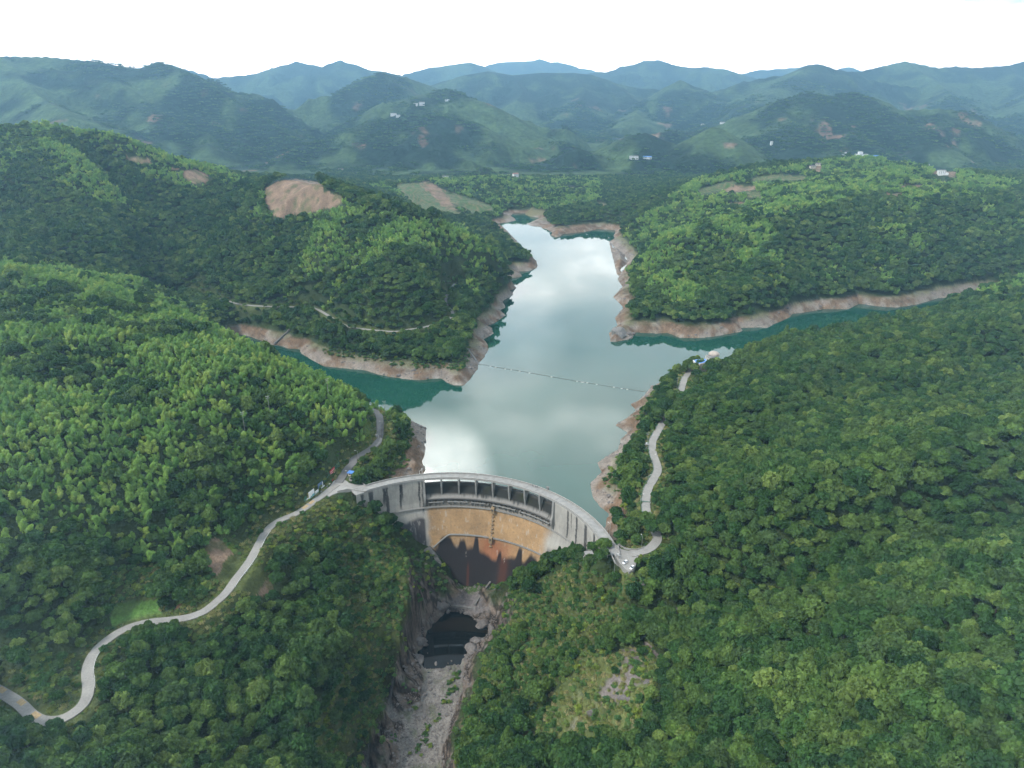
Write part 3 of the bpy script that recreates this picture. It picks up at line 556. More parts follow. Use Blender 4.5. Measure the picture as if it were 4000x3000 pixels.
# ------------------------------------------------------------------ terrain mesh and its soil colours
DSG = np.where(sgn > 59, 60, sgn)
def soil(x, y, z, sl):
    n = len(x); u, v, d = project(x, y, z)
    f1 = fbm(x/9, y/9, 101, 4); uj = u+(fbm(x/7, y/7, 141, 3)-.5)*34; vj = v+(fbm(x/7, y/7, 142, 3)-.5)*20; f2 = fbm(x/40, y/40, 102, 3); f3 = fbm(x/3, y/3, 103, 2)
    c = np.empty((n, 3)); c[:] = (.040, .060, .022)
    c *= (.7+.6*f1)[:, None]
    ds = bil(DSG, x, y); dr = bil(np.where(DRD > 15, 16, DRD), x, y)
    def blend(col, w): c[:] = c*(1-w[:, None]) + np.asarray(col)*w[:, None]
    def var(col, amp=.5): return np.asarray(col)[None, :]*(1-amp/2+amp*f1)[:, None]*(.88+.24*f3)[:, None]
    # drawdown band of the reservoir
    tl = 10.3 + (f2-.5)*5 - 3.0*sstep(1450, 1700, y)
    bm = sstep(1.2, -1.2, z-tl)*(ds < 59)*(np.hypot(x-DC[0], y-DC[1]) > 109)*(z > -40)
    strat = ridged(x/30+z*.3, z*.7+f2*2, 111, 3)
    bc = var((.165, .112, .074), .9)*(.5+.95*strat)[:, None]
    rk = sstep(.47, .62, f2*.6+f1*.45+.05*strat)[:, None]
    bc = bc*(1-rk*.75) + var((.25, .225, .20), .8)*rk*.75
    ledge = sstep(5.0, .5, z)[:, None]*sstep(.45, .7, fbm(x/5, y/5, 115, 3))[:, None]
    bc = bc*(1-ledge*.6)+var((.30, .28, .25), .8)*ledge*.6
    gm = (sstep(tl-5.5, tl-1.5, z+(f1-.5)*4)*sstep(.35, .6, f2))[:, None]
    bc = bc*(1-gm*.65)+var((.11, .125, .045))*gm*.65
    c[:] = c*(1-bm[:, None])+bc*bm[:, None]
    # gorge rock, gravel bed
    g = (z < -4)*(y < 470)*(ds > 30)*inz(Z_GORGE, u, v)
    rkm = g*np.clip(sstep(.75, 1.25, sl)+sstep(-52, -58, z), 0, 1)
    rc = var((.135, .108, .088), .9)*(.55+.8*ridged(x/11+z*.1, y/11+z*.25, 120, 3))[:, None]
    mg = sstep(.5, .62, fbm(x/14, y/14, 125, 3))*sstep(-60, -45, z)
    rc = rc*(1-.8*mg[:, None])+np.array((.09, .10, .035))*.8*mg[:, None]
    crv = sstep(.60, .72, ridged(x/6+z*.3, y/6-z*.2, 133, 3))[:, None]; rc = rc*(1-.72*crv); lt = sstep(.62, .74, fbm(x/4+z*.4, y/4, 134, 3))[:, None]; rc = rc*(1-lt*.6)+np.array((.25, .23, .21))*lt*.6
    c[:] = c*(1-rkm[:, None])+rc*rkm[:, None]
    gv = g*sstep(-62.3, -63.4, z)*(y < 372)
    c[:] = c*(1-gv[:, None])+var((.215, .20, .18), .6)*gv[:, None]; gv2 = gv*sstep(.55, .66, fbm(x/8, y/14, 151, 3))*.55; c[:] = c*(1-gv2[:, None])+var((.10, .115, .055), .6)*gv2[:, None]
    ap = (np.hypot(x-DC[0], y-DC[1]) < 90)*(y > 405)*(z < -58)*sstep(1.2, .5, sl)*(x < -8)
    c[:] = c*(1-ap[:, None])+var((.16, .145, .14), .9)*ap[:, None]
    mo = ap*sstep(.44, .54, f1*.6+sstep(418, 433, y)*.34)
    c[:] = c*(1-mo[:, None])+var((.055, .10, .022))*mo[:, None]
    # clearings, terraces, meadows
    for zs, col in ((Z_BARE, (.215, .15, .105)), (Z_GRASS, (.10, .20, .045)), (Z_YSHR, (.10, .15, .03)), (Z_SHRUB, (.075, .09, .032)), (Z_SPARSE, (.11, .13, .045))):
        w = inz(zs, uj, vj).astype(float); c[:] = c*(1-w[:, None])+var(col, .7)*(.62+.6*ridged(x/8, y/8, 143, 3))[:, None]*w[:, None]; gg = w*sstep(.56, .66, fbm(x/11, y/11, 144, 3))*.6; c[:] = c*(1-gg[:, None])+var((.07, .095, .03), .6)*gg[:, None]
    w = inz(Z_SPARSE, u, v)*sstep(.56, .66, f2); c[:] = c*(1-w[:, None])+var((.19, .165, .15), .8)*w[:, None]
    w = inz(Z_TEA, uj, vj).astype(float); rows = .5+.5*np.sin(z*3.2+f2*3); w2 = w*(.35+.65*rows)
    c[:] = c*(1-w[:, None])+var((.20, .15, .10), .4)*w[:, None]; c[:] = c*(1-w2[:, None])+var((.055, .11, .035), .4)*w2[:, None]
    rv = sstep(9, 5, dr)*(1-bm)*(dr < 14); c[:] = c*(1-.8*rv[:, None])+var((.095, .115, .04), .6)*.8*rv[:, None]
    # open valley floor at the head of the lake
    vf = sstep(16, 9, z)*(y > 1690)*sstep(.42, .55, f2); c[:] = c*(1-vf[:, None])+var((.17, .155, .085), .5)*vf[:, None]
    return c
def hillcol(x, y, z, sl):
    rg_ = ridged(x/260, y/260, 75, 3); f = fbm(x/330, y/330, 201, 4); f1 = fbm(x/60, y/60, 203, 3)
    c = np.empty((len(x), 3)); c[:] = (.012, .027, .015)
    w = sstep(.54, .68, f*.5+rg_*.42+f1*.14)[:, None]
    c = c*(1-w*.9)+np.array((.058, .095, .038))*w*.9
    b = (sstep(.74, .79, fbm(x/110, y/110, 207, 3))*sstep(330, 120, z)*(y < 5200))[:, None]
    c = c*(1-b*.8)+np.array((.20, .13, .09))*b*.8
    return c*(.72+.56*f1)[:, None]
def make_terrain():
    NC, AZ = 980, R_(47)
    rad = np.concatenate([np.geomspace(70, 2400, 960), np.geomspace(2415, 15500, 330)])
    az = np.linspace(-AZ, AZ, NC)
    Rr, Az = np.meshgrid(rad, az, indexing='ij'); x = (Rr*np.sin(Az)).ravel(); y = (Rr*np.cos(Az)).ravel()
    z = HT(x, y); e = 2.0; sl = np.hypot(HT(x+e, y)-z, HT(x, y+e)-z)/e
    nr = len(rad); k = 962
    V = np.stack([x, y, z], 1); Z2 = z.reshape(nr, NC)
    n1 = k*NC
    o = npmesh('terrain', V[:n1], gridquads(k, NC)[:, ::-1], M_TERR, soil(x[:n1], y[:n1], z[:n1], sl[:n1]), True); tag(o, 'forested slopes, brown drawdown banks and rocky gorge round the reservoir', kind='structure')
    i0 = (k-1)*NC
    o2 = npmesh('hills', V[i0:], gridquads(nr-k+1, NC)[:, ::-1], M_HILL, hillcol(x[i0:], y[i0:], z[i0:], sl[i0:]), True); tag(o2, 'blue hazy mountain ranges behind the reservoir valley', kind='structure')
make_terrain()
# ------------------------------------------------------------------ water
def water_mat(name, deep, rough, ior, bump):
    m = bpy.data.materials.new(name); m.use_nodes = True; N = m.node_tree.nodes; L = m.node_tree.links; b = N['Principled BSDF']
    b.inputs['Roughness'].default_value = rough; b.inputs['IOR'].default_value = ior
    g = N.new('ShaderNodeNewGeometry'); n = N.new('ShaderNodeTexNoise'); n.inputs['Scale'].default_value = .012; n.inputs['Detail'].default_value = 3; L.new(g.outputs['Position'], n.inputs['Vector'])
    cr = N.new('ShaderNodeValToRGB'); L.new(n.outputs[0], cr.inputs[0]); e = cr.color_ramp.elements; e[0].position = .3; e[1].position = .7; e[0].color = (*[k*.9 for k in deep], 1); e[1].color = (*[k*1.1 for k in deep], 1); L.new(cr.outputs[0], b.inputs['Base Color'])
    # rough wind lanes
    n3 = N.new('ShaderNodeTexNoise'); n3.inputs['Scale'].default_value = .006; n3.inputs['Detail'].default_value = 4; L.new(g.outputs['Position'], n3.inputs['Vector'])
    mr = N.new('ShaderNodeMapRange'); mr.inputs[1].default_value = .4; mr.inputs[2].default_value = .65; mr.inputs[3].default_value = rough; mr.inputs[4].default_value = rough*2.2; L.new(n3.outputs[0], mr.inputs[0]); L.new(mr.outputs[0], b.inputs['Roughness'])
    n2 = N.new('ShaderNodeTexNoise'); n2.inputs['Scale'].default_value = .7; n2.inputs['Detail'].default_value = 3; L.new(g.outputs['Position'], n2.inputs['Vector'])
    bp = N.new('ShaderNodeBump'); bp.inputs['Strength'].default_value = bump; bp.inputs['Distance'].default_value = .1; L.new(n2.outputs[0], bp.inputs['Height']); L.new(bp.outputs[0], b.inputs['Normal'])
    return m
M_WATER = water_mat('reservoir_water', (.010, .066, .046), .018, 1.6, .018)
M_POOL = water_mat('pool_water', (.004, .006, .006), .01, 1.33, .01)
def water_sheet(name, mask, z, m, label, grow, step=1):
    mk = mask.copy()
    for k in range(grow):
        p = np.pad(mk, 1); mk = p[1:-1, 1:-1] | p[:-2, 1:-1] | p[2:, 1:-1] | p[1:-1, :-2] | p[1:-1, 2:]
    js, is_ = np.nonzero(mk[:-1, :-1] & mk[1:, :-1] & mk[:-1, 1:] & mk[1:, 1:])
    idx = -np.ones((NY, NX), int); need = np.zeros((NY, NX), bool)
    for a, b in ((0, 0), (0, 1), (1, 0), (1, 1)): need[js+a, is_+b] = True
    idx[need] = np.arange(need.sum()); jj, ii = np.nonzero(need)
    V = np.stack([GX0+GS*ii, GY0+GS*jj, np.full(len(ii), z)], 1)
    F_ = np.stack([idx[js, is_], idx[js, is_+1], idx[js+1, is_+1], idx[js+1, is_]], 1)
    return tag(npmesh(name, V, F_, m), label, kind='structure')
damfoot = (rr < 112.0) & (Y < 470)
wl = water & ~damfoot
def grow_ok(): return wl
water_sheet('reservoir_water', wl | ((DSH < 7) & lake & ~(rr < 112)), 0.0, M_WATER, 'calm reservoir water reflecting clouds behind the dam', 0)
water_sheet('pond_water', pondm, 1.6, M_WATER, 'small bright pond beyond the wooded spit', 1)
water_sheet('plunge_pool_water', plungem, -64.3, M_POOL, 'black plunge pool water at the foot of the dam', 2)
print('setting %.1fs' % (time.time()-T0))
# ------------------------------------------------------------------ the dam
M_TANC = mat('stained_concrete', (.30, .22, .13), .85, noise=[(.8, .25)])
def make_dam():
    dam = tag(empty('arch_dam', pol(105, 17, 19.2)), 'curved concrete arch dam with dark spillway bays and tan stained face', 'dam')
    def fin(o):
        o.parent = dam; o.matrix_parent_inverse = Matrix.Translation(dam.location).inverted(); return o
    TH0, TH1 = -38.6, 83.0
    def prof(spill):
        if spill:
            top = [(113, -68), (112, 0), (111.6, 11.8), (111.0, 13.4), (110.2, 13.6), (109.2, 12.9), (108.3, 11.3), (107.4, 9), (106.6, 6.3), (105.6, 4.3), (104.3, 3.4), (102.9, 3.2), (102.8, 2.6), (103.8, 1.6), (104.6, 1.0)]
        else: top = [(113, -68), (112, 0), (112, 18.62), (108.5, 18.62), (105, 18.62)]
        z0 = top[-1][1]
        return top + [(float(face_r(z)), z) for z in np.arange(math.floor(z0)-1, -62, -.45)] + [(87, -62), (87, -70)]
    segs = [(TH0, -11.0, False), (-11.0, 45.0, True), (45.0, TH1, False)]
    Vs = []; Fs = []; Cs = []; base = 0
    for a, b, spill in segs:
        P = prof(spill); nth = int((b-a)*105*math.pi/180/.45)+1; th = np.linspace(a, b, nth)
        rr_ = np.array([p[0] for p in P]); zz_ = np.array([p[1] for p in P])
        T, I = np.meshgrid(th, np.arange(len(P)), indexing='ij'); r = rr_[I]; z = zz_[I]
        V = np.stack([DC[0]+r*np.sin(np.radians(T)), DC[1]+r*np.cos(np.radians(T)), z], -1).reshape(-1, 3)
        t = T.ravel(); zf = z.ravel(); s = np.radians(t)*104
        face = (I >= (11 if spill else 4)).ravel()
        c = np.empty((len(V), 3)); n1 = fbm(s/6, zf/6, 301, 4); n2 = fbm(s/1.3, zf/9, 302, 3); n3 = fbm(s/18, zf/18, 303, 3); n4 = fbm(s/.8, zf/.8, 304, 2)
        c[:] = np.array((.42, .40, .36)); c *= (.72+.38*n1+.3*(n2-.5))[:, None]
        def bl(col, w): c[:] = c*(1-w[:, None])+np.asarray(col)*w[:, None]
        # mineral-stained tan middle of the lower face
        tw = sstep(-11.5, -8.5, t+(n1-.5)*2)*sstep(46, 40, t+(n1-.5)*3)*sstep(-3.6, -4.6, zf)
        tan = np.array((.47, .285, .128))*(.80+.5*(n3-.5)+.35*(n1-.5)+.25*(n4-.5))[:, None]
        c[:] = c*(1-.9*tw[:, None])+tan*.9*tw[:, None]
        drk = sstep(.64, .72, fbm(s/1.1, zf/1.6, 309, 2))*tw*.35; bl((.20, .15, .09), drk)
        # rust red below the lower walkway
        red = np.exp(-((t-19)/8)**2)*sstep(-25.5, -29, zf)*sstep(-52, -34, zf)*(.55+.9*(n1-.2)); bl((.26, .075, .035), np.clip(red, 0, .7))
        for tc_, w_ in ((7.5, .28), (26.5, .9)):
            st = np.exp(-((t-tc_)/w_)**2)*sstep(-46, -54, zf); bl((.30, .08, .03), np.clip(st*(.75 if tc_ < 10 else .3), 0, .8))
        # black growth creeping up from the foot, with tongues
        edge = -34.5 - 1.2*np.abs((t-18)/12)**1.2*0 + (fbm(t/4.2, t*0, 311, 2)-.5)*5
        for tc_, h_, w_ in ((-3, 8, 3.2), (4.5, 6, 1.6), (10.8, 9, 1.1), (22, 5, .9), (31.5, 9, 1.3), (38, 6, 2.6)): edge = edge + h_*np.exp(-((t-tc_)/w_)**4)
        edge = edge - 7*np.exp(-((t-19.5)/5)**2)
        bk = sstep(2.2, -2.8, zf-edge+(n1-.5)*2.2)*(t > -11)*(t < 46); bl((.013, .0125, .016), bk*.97)
        dark2 = sstep(.5, .75, n2)*bk; bl((.024, .023, .026), dark2*.4)
        rs = np.exp(-((t-7.4)/.45)**2)*sstep(-43, -57, zf)+.5*np.exp(-((t-24.5)/2.0)**2)*sstep(-34, -44, zf); bl((.17, .05, .02), np.clip(rs, 0, .35))
        # wet dark wedges at both abutments
        for t0, sg in ((-11.2, -1), (44, 1)):
            q = (t-t0)*sg; top = -12.5-(.0 if sg < 0 else 6)-q*(.10 if sg < 0 else -.35)
            wd = sstep(-.3, .8, q)*sstep(1.5, -2.5, zf-top+(n1-.5)*4); bl((.045, .04, .045), np.clip(wd, 0, .92))
        wt = np.exp(-((t-46)/3)**2)*sstep(-9, -14, zf)*sstep(-26, -18, zf); bl((.44, .42, .37), wt*.6)
        # black drip streaks down the pale wing walls
        for tc_, w_, zb in ((-36.2, .55, -10), (-32.6, .75, -12), (-27.2, .45, 4), (-26.1, .55, -13), (-20.6, .35, -3), (-20.2, .5, 5), (-13.0, .3, -4), (-11.6, .35, -8), (52.6, .38, -5), (57.8, .45, -20), (63.6, .75, -22), (69.8, .55, -6), (54.6, .15, 6)):
            wob = (fbm(zf/7, t*0, int(tc_*7)+400, 2)-.5)*.9
            st = sstep(w_*1.5, w_*.85, np.abs(t-tc_-wob*.6+(n4-.5)*.25))*sstep(zb-4, zb+5, zf)*(~np.isclose(zf, 18.62)); bl((.022, .021, .023), np.clip(st, 0, .96)*(.8+.2*n1))
        lowg = sstep(0, -4, zf)*sstep(.5, .62, n3)*(t < -24)*.8; bl((.10, .10, .10), lowg)
        up = sstep(.56, .68, n2*.7+n3*.3)*(1-tw)*.35*face; bl((.16, .155, .15), up)
        wht = sstep(.68, .76, fbm(s/1.5, zf/5, 315, 3))*(~face | True)*(1-bk)*.35; bl((.50, .49, .46), wht)
        for tc_, zc in ((-2.5, -20), (-6, -22.5), (-2.6, -23.5), (26.5, -10), (28.5, -12.5), (37, -22), (46.5, -20), (43, -24), (24.5, -40), (6.3, -40)):
            sp = np.exp(-(((t-tc_)/.22)**2+((zf-zc)/1.4)**2)*1.0)*sstep(.45, .6, n4); bl((.55, .54, .5), np.clip(sp*1.2, 0, .8))
        if spill:
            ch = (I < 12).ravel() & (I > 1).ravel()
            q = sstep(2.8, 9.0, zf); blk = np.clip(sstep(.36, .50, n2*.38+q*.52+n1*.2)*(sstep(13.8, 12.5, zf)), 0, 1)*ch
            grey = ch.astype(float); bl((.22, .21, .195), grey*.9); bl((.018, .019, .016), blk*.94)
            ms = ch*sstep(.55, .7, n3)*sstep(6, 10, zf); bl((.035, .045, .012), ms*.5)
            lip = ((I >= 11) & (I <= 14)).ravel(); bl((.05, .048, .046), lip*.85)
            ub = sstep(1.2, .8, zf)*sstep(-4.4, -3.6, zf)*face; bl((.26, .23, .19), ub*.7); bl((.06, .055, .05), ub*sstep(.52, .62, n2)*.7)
        Vs.append(V); Fs.append(gridquads(nth, len(P))+base); Cs.append(c); base += len(V)
    fin(npmesh('arch_wall', np.concatenate(Vs), np.concatenate(Fs), M_DAM, np.clip(np.concatenate(Cs), .008, .8), True))
    def ring(r0, r1, z0, z1, a, b, mb, step=1.0):
        P = [pol((r0+r1)/2, t, 0) for t in np.linspace(a, b, max(2, int(abs(b-a)/step)+1))]; h = (r1-r0)/2
        mb.sweep([(p[0], p[1], 0) for p in P], [(-h, z0), (h, z0), (h, z1), (-h, z1)])
    mb = MB(); ring(104.6, 112.7, 18.64, 19.15, -38.5, 82, mb); fin(mb.build('crest_deck', M_CONC))
    mb = MB(); ring(105.6, 111.6, 19.15, 19.26, -37, 83, mb); fin(mb.build('crest_roadway', M_CONC))
    for t in np.linspace(-11, 45, 9):
        mb = MB(); ring(105.7, 111.5, 19.262, 19.27, t-.08, t+.08, mb, .1); fin(mb.build('expansion_joint', M_DCON))
    # parapets: kerb beam, top rail and posts; upstream and downstream
    up = [pol(112.1, t, 19.2) for t in np.linspace(-33, 84, 84)]
    upL = [atz('Q', p, 19.2) for p in [(1352, 775), (1400, 800), (1480, 830), (1600, 850), (1720, 850)]]; upR = [atz('R', p, 19.2) for p in [(545, 925), (590, 955), (640, 978), (700, 992), (780, 993), (835, 982), (885, 962)]]
    dn = [pol(105.1+max(0, t-72)*.16, t, 19.2) for t in np.linspace(-35, 88, 90)]; dnL = [atz('Q', p, 19.2) for p in [(1010, 1120), (1100, 1102), (1250, 1072), (1340, 1055)]]
    ups = smooth_line(upL+up+upR, 1.5); dns = smooth_line(dnL+dn, 1.5)
    for P, hgt in ((ups, 1.05), (dns, .95)):
        mb = MB(); mb.sweep(P, [(-.28, -.05), (.28, -.05), (.28, .32), (-.28, .32)]); mb.sweep(P, [(-.2, hgt-.22), (.2, hgt-.22), (.2, hgt), (-.2, hgt)])
        pp = fin(mb.build('parapet', M_LCON)); mb = MB(); mb.sweep(P, [(-.06, .32), (.06, .32), (.06, hgt-.3), (-.06, hgt-.3)]); s_ = mb.build('panel', M_CONC); s_.parent = pp
        L_ = 0; last = -9
        for i in range(1, len(P)-1):
            L_ += (P[i]-P[i-1]).dot(P[i]-P[i-1])**.5
            if L_-last > 3.25:
                last = L_; dv = P[i+1]-P[i-1]; o = MB().box((P[i][0], P[i][1], 19.2+hgt/2+.03), (.55, .6, hgt+.1), math.atan2(dv[1], dv[0])).build('post', M_LCON); o.parent = pp
    # spillway piers and training walls
    for k, t in enumerate(np.linspace(-11, 45, 9)):
        end = k in (0, 8); w = .55 if not end else .8
        pr = [(110.6, 13.6), (110.6, 18.65), (104.3, 18.65), (104.3, 14.5), (105.3, 9.5), (106.2, 5.0), (107.0, 7.0), (108.4, 11.4)] if not end else [(110.6, 12), (110.6, 18.65), (104.2, 18.65), (103.6, 8), (102.4, 4.5), (102.4, 1.0), (103.9, -3.9), (106, -3.9)]
        if not end: pr = [(110.6, 12.5), (110.6, 18.65), (104.3, 18.65), (104.3, 14), (105.9, 4.4), (107.2, 7.0), (108.4, 10.6)]
        mb = MB(); n = len(pr); tw = math.degrees(w/105)
        for sgn_ in (-1, 1):
            for r, z in pr: mb.v.append(pol(r, t+sgn_*tw, z))
        mb.f += [tuple(range(n)), tuple(range(2*n-1, n-1, -1))]+[(i, (i+1) % n, n+(i+1) % n, n+i) for i in range(n)]
        fin(mb.build('training_wall' if end else 'pier', M_CONC))
    # walkways on the downstream face
    def walkway(path, wdt, rail=True):
        mb = MB(); mb.sweep(path, [(-wdt/2, -.35), (wdt/2, -.35), (wdt/2, 0), (-wdt/2, 0)]); o = fin(mb.build('walkway', M_CONC))
        mb = MB(); P2 = []
        for i, p in enumerate(path): P2.append(p)
        mb.sweep(path, [(wdt/2-.25, .75), (wdt/2, .75), (wdt/2, 1.0), (wdt/2-.25, 1.0)]); mb.sweep(path, [(wdt/2-.2, .0), (wdt/2-.02, .0), (wdt/2-.02, .3), (wdt/2-.2, .3)])
        h = mb.build('handrail', M_LCON); h.parent = o
        return o
    walkway([pol(face_r(-4.2)-.35, t, -4.1) for t in np.linspace(-32.5, 66, 100)], 2.0)
    lw = [hit_face('M', p) for p in [(835, 1250), (930, 1160), (1040, 1072)]]
    walkway([Vector(inw(p, .992)) for p in lw] + [Vector(pol(face_r(-25.4)-.5, t, -25.4)) for t in np.linspace(face_th(lw[-1])+1.5, 46.5, 50)], 1.8)
    # corbels and broken gutter under the spillway lip
    for t in np.arange(-8.2, 44, 2.35):
        mb = MB(); pr = [(104.9, 1.0), (102.9, .2), (102.9, -.5), (104.2, -2.2), (104.9, -2.4)]; n = len(pr)
        for sg in (-1, 1):
            for r, z in pr: mb.v.append(pol(r, t+sg*.25, z))
        mb.f += [tuple(range(n)), tuple(range(2*n-1, n-1, -1))]+[(i, (i+1) % n, n+(i+1) % n, n+i) for i in range(n)]
        fin(mb.build('corbel', M_DCON))
    for a, b in ((-9.5, -3.5), (-1.8, 6.8), (8.5, 14.2), (17.5, 27.5), (30, 44)):
        mb = MB(); ring(102.5, 103.1, .25, .75, a, b, mb); fin(mb.build('gutter_beam', M_CONC))
    # valve chambers and landings on the centre line
    for zt, hh in ((-1.9, 4.4), (-24.2, 4.6)):
        r = face_r(zt-2)-1.3; c = pol(r, 17.4, zt-hh/2); o = fin(MB().box(c, (2.6, 3.4, hh), -R_(17.4)).build('valve_chamber', M_TANC))
        q = pol(r-1.72, 17.4, zt-1.5); s_ = MB().box(q, (1.2, .1, 1.3), -R_(17.4)).build('window', M_DARK); s_.parent = o
    for zt in (-8.6, -11.6, -14.7, -17.8, -20.7, -31.5):
        mb = MB(); pr = [(face_r(zt)+.2, 0), (face_r(zt)-1.5, 0), (face_r(zt)-1.5, -.35), (face_r(zt)+.2, -1.6)]
        for sg in (-1, 1):
            for r, z in pr: mb.v.append(pol(r, 17.4+sg*.62, zt+z))
        n = 4; mb.f += [tuple(range(n)), tuple(range(2*n-1, n-1, -1))]+[(i, (i+1) % n, n+(i+1) % n, n+i) for i in range(n)]
        fin(mb.build('landing', M_TANC))
    mb = MB()
    for sg in (-.2, .2): mb.tube([pol(face_r(z)-.5, 17.4+sg, z) for z in (-5, -10, -15, -20, -25, -32)], .1, 5)
    for z in np.arange(-31, -5, .9): mb.tube([pol(face_r(z)-.5, 17.2, z), pol(face_r(z)-.5, 17.6, z)], .07, 4)
    fin(mb.build('ladder', M_DCON))
    # raised gauge cabinet on the crest, upstream side, and the cantilevered hoist
    mb = MB()
    for s_ in (-.8, .8):
        for q in (-.5, .5): mb.box(pol(112.9+q, 38.6+s_*.5, 20.5), (.15, .15, 2.8))
    mb.box(pol(112.9, 38.6, 21.9), (2.2, 1.8, .18), -R_(38.6)); mb.box(pol(113.2, 38.6, 20.3), (1.4, 1.0, 1.2), -R_(38.6)); mb.box(pol(113, 38.6, 18.9), (2.6, 2.0, .3), -R_(38.6)); fin(mb.build('gauge_platform', M_DCON))
    mb = MB(); mb.tube([pol(112.6, -11.2, 19), pol(112.6, -11.2, 24)], .14); mb.tube([pol(112.6, -12.2, 19), pol(112.6, -12.2, 22.5)], .12); mb.tube([pol(112.6, -11.2, 23.6), pol(112.9, -12.3, 22.4)], .08); mb.box(pol(112.6, -11.2, 24.1), (.9, .4, .3)); fin(mb.build('gauge_mast', M_WHITE))
    return dam
make_dam()
def place(mb_list, label, cat, name, loc, rz=0.0, group=None):
    """a thing: empty at its base plus parts modelled round the origin"""
    t = tag(empty(name, loc, rz), label, cat, group)
    out = []
    for nm, mb, m in mb_list: out.append(mb.build(nm, m, t))
    return t
# concrete thrust block running down the rock beside the face
def thrust():
    mb = MB(); N_ = 14; rows = []
    for i in range(N_+1):
        f = i/N_; z = -33+(-59.5+33)*f; t = -11.6+(9.2)*f**.9; w = 3.0+.8*f
        step = .5 if i % 2 else 0
        rows.append([pol(face_r(z)-.2, t+w/1.9, z), pol(face_r(z)-2.6-step, t+w/1.9, z+.4), pol(face_r(z)-4.2-step, t-w/1.6, z-.6), pol(face_r(z)-1.2, t-w/1.6, z-4)])
    for r in rows: mb.v += r
    for i in range(N_):
        for k in range(4): mb.f.append((i*4+k, i*4+(k+1) % 4, (i+1)*4+(k+1) % 4, (i+1)*4+k))
    mb.f += [(0, 1, 2, 3), (N_*4+3, N_*4+2, N_*4+1, N_*4)]
    tag(mb.build('thrust_block', M_DCON), 'stepped dark concrete block sloping down the rock beside the stained face', 'buttress')
thrust()
def wall_line(v, pts, z0s, w, h, m, name, label):
    P = [Vector(atz(v, p, z)) for p, z in zip(pts, z0s)]; mb = MB(); mb.sweep(P, [(-w/2, -4), (w/2, -4), (w/2, h), (-w/2, h)]); return tag(mb.build(name, m), label, 'wall')
wall_line('P', [(1190, 262), (1060, 430), (940, 620)], (-59.6, -60.2, -61), 1.3, 2.2, M_DCON, 'dividing_wall', 'dark concrete wall slanting across the mossy apron below the dam')
wall_line('P', [(600, 610), (700, 620), (830, 632), (950, 655)], (-61, -61, -61, -61), 1.5, .5, M_DCON, 'weir_wall', 'low dark weir wall between the gravel apron and the pool')
# ------------------------------------------------------------------ roads
def ribbon(name, w, P, m, label, dz=.12):
    mb = MB(); b = 0; n = len(P)
    for i, p in enumerate(P):
        d = P[min(i+1, n-1)]-P[max(i-1, 0)]; d = Vector((d[0], d[1], 0)).normalized(); s = Vector((d.y, -d.x, 0)); q = Vector(p)
        mb.v += [tuple(q-s*w/2+Vector((0, 0, -.5))), tuple(q-s*w/2+Vector((0, 0, dz))), tuple(q+s*w/2+Vector((0, 0, dz))), tuple(q+s*w/2+Vector((0, 0, -.5)))]
    for i in range(n-1):
        for k in range(3): mb.f.append((i*4+k, i*4+k+1, (i+1)*4+k+1, (i+1)*4+k))
    return tag(mb.build(name, m), label, kind='structure')
ribbon('valley_road', ROADS['valley_road'][0], ROADS['valley_road'][1], M_ROAD, 'pale concrete road winding down the valley')
ribbon('lakeside_road', 6.0, ROADS['lakeside_road'][1], M_ASPH, 'grey road climbing past the billboards above the dam')
ribbon('shore_road', 6.0, ROADS['shore_road'][1], M_ROAD, 'concrete road along the wooded shore')
ribbon('hill_road', 3.6, ROADS['hill_road'][1], M_ROAD, 'narrow road cut across the far hillside')
for P, nm in ((PADL, 'road_junction'), (PADR, 'parking_apron')): tag(MB().prism(P, 6.0 if nm[0] == 'p' else 14.0, 19.18).build(nm, M_LCON if nm[0] == 'r' else M_ROAD), 'flat concrete apron at the end of the dam crest', kind='structure')
def stripe(v, a, b, wd, z):
    A = Vector(atz(v, a, z)); B = Vector(atz(v, b, z)); d = (B-A); return MB().box(tuple((A+B)/2), (d.length, wd, .04), math.atan2(d.y, d.x))
for a, b in (((898, 567), (985, 567)), ((952, 700), (1045, 700))): tag(stripe('R', a, b, 2.0, 20.35).build('road_marking', M_YEL), 'yellow band painted across the shore road', kind='structure')
def patch(P, i0, i1, off, w, m, nm, label):
    mb = MB(); Q = []
    for i in range(i0, i1):
        d = Vector(P[i+1])-Vector(P[i-1]); d.z = 0; d.normalize(); Q.append(Vector(P[i])+Vector((d.y, -d.x, 0))*off+Vector((0, 0, .125)))
    mb.sweep(Q, [(-w/2, 0), (w/2, 0), (w/2, .012), (-w/2, .012)]); return tag(mb.build(nm, m), label, kind='structure')
VR = ROADS['valley_road'][1]
def near_i(P, v, p, z): q = atz(v, p, z); return min(range(len(P)), key=lambda i: (P[i][0]-q[0])**2+(P[i][1]-q[1])**2)
for v_, p_, z_ in (('Q', (420, 1370), 19), ('Q', (180, 1530), 18.8), ('F', (205, 1400), 23.9), ('F', (110, 1330), 24.2), ('F', (20, 1275), 24.4)):
    i = near_i(VR, v_, p_, z_); patch(VR, i, i+3, .9, 2.6, M_YEL, 'road_marking', 'faded ochre patch on the valley road')
LRd = ROADS['lakeside_road'][1]; patch(LRd, 22, 46, 1.6, 1.8, M_ROAD, 'road_marking', 'paler repaired lane along the road edge'); patch(LRd, len(LRd)-30, len(LRd)-14, 1.6, 1.9, M_LCON, 'road_marking', 'paler repaired lane near the bend')
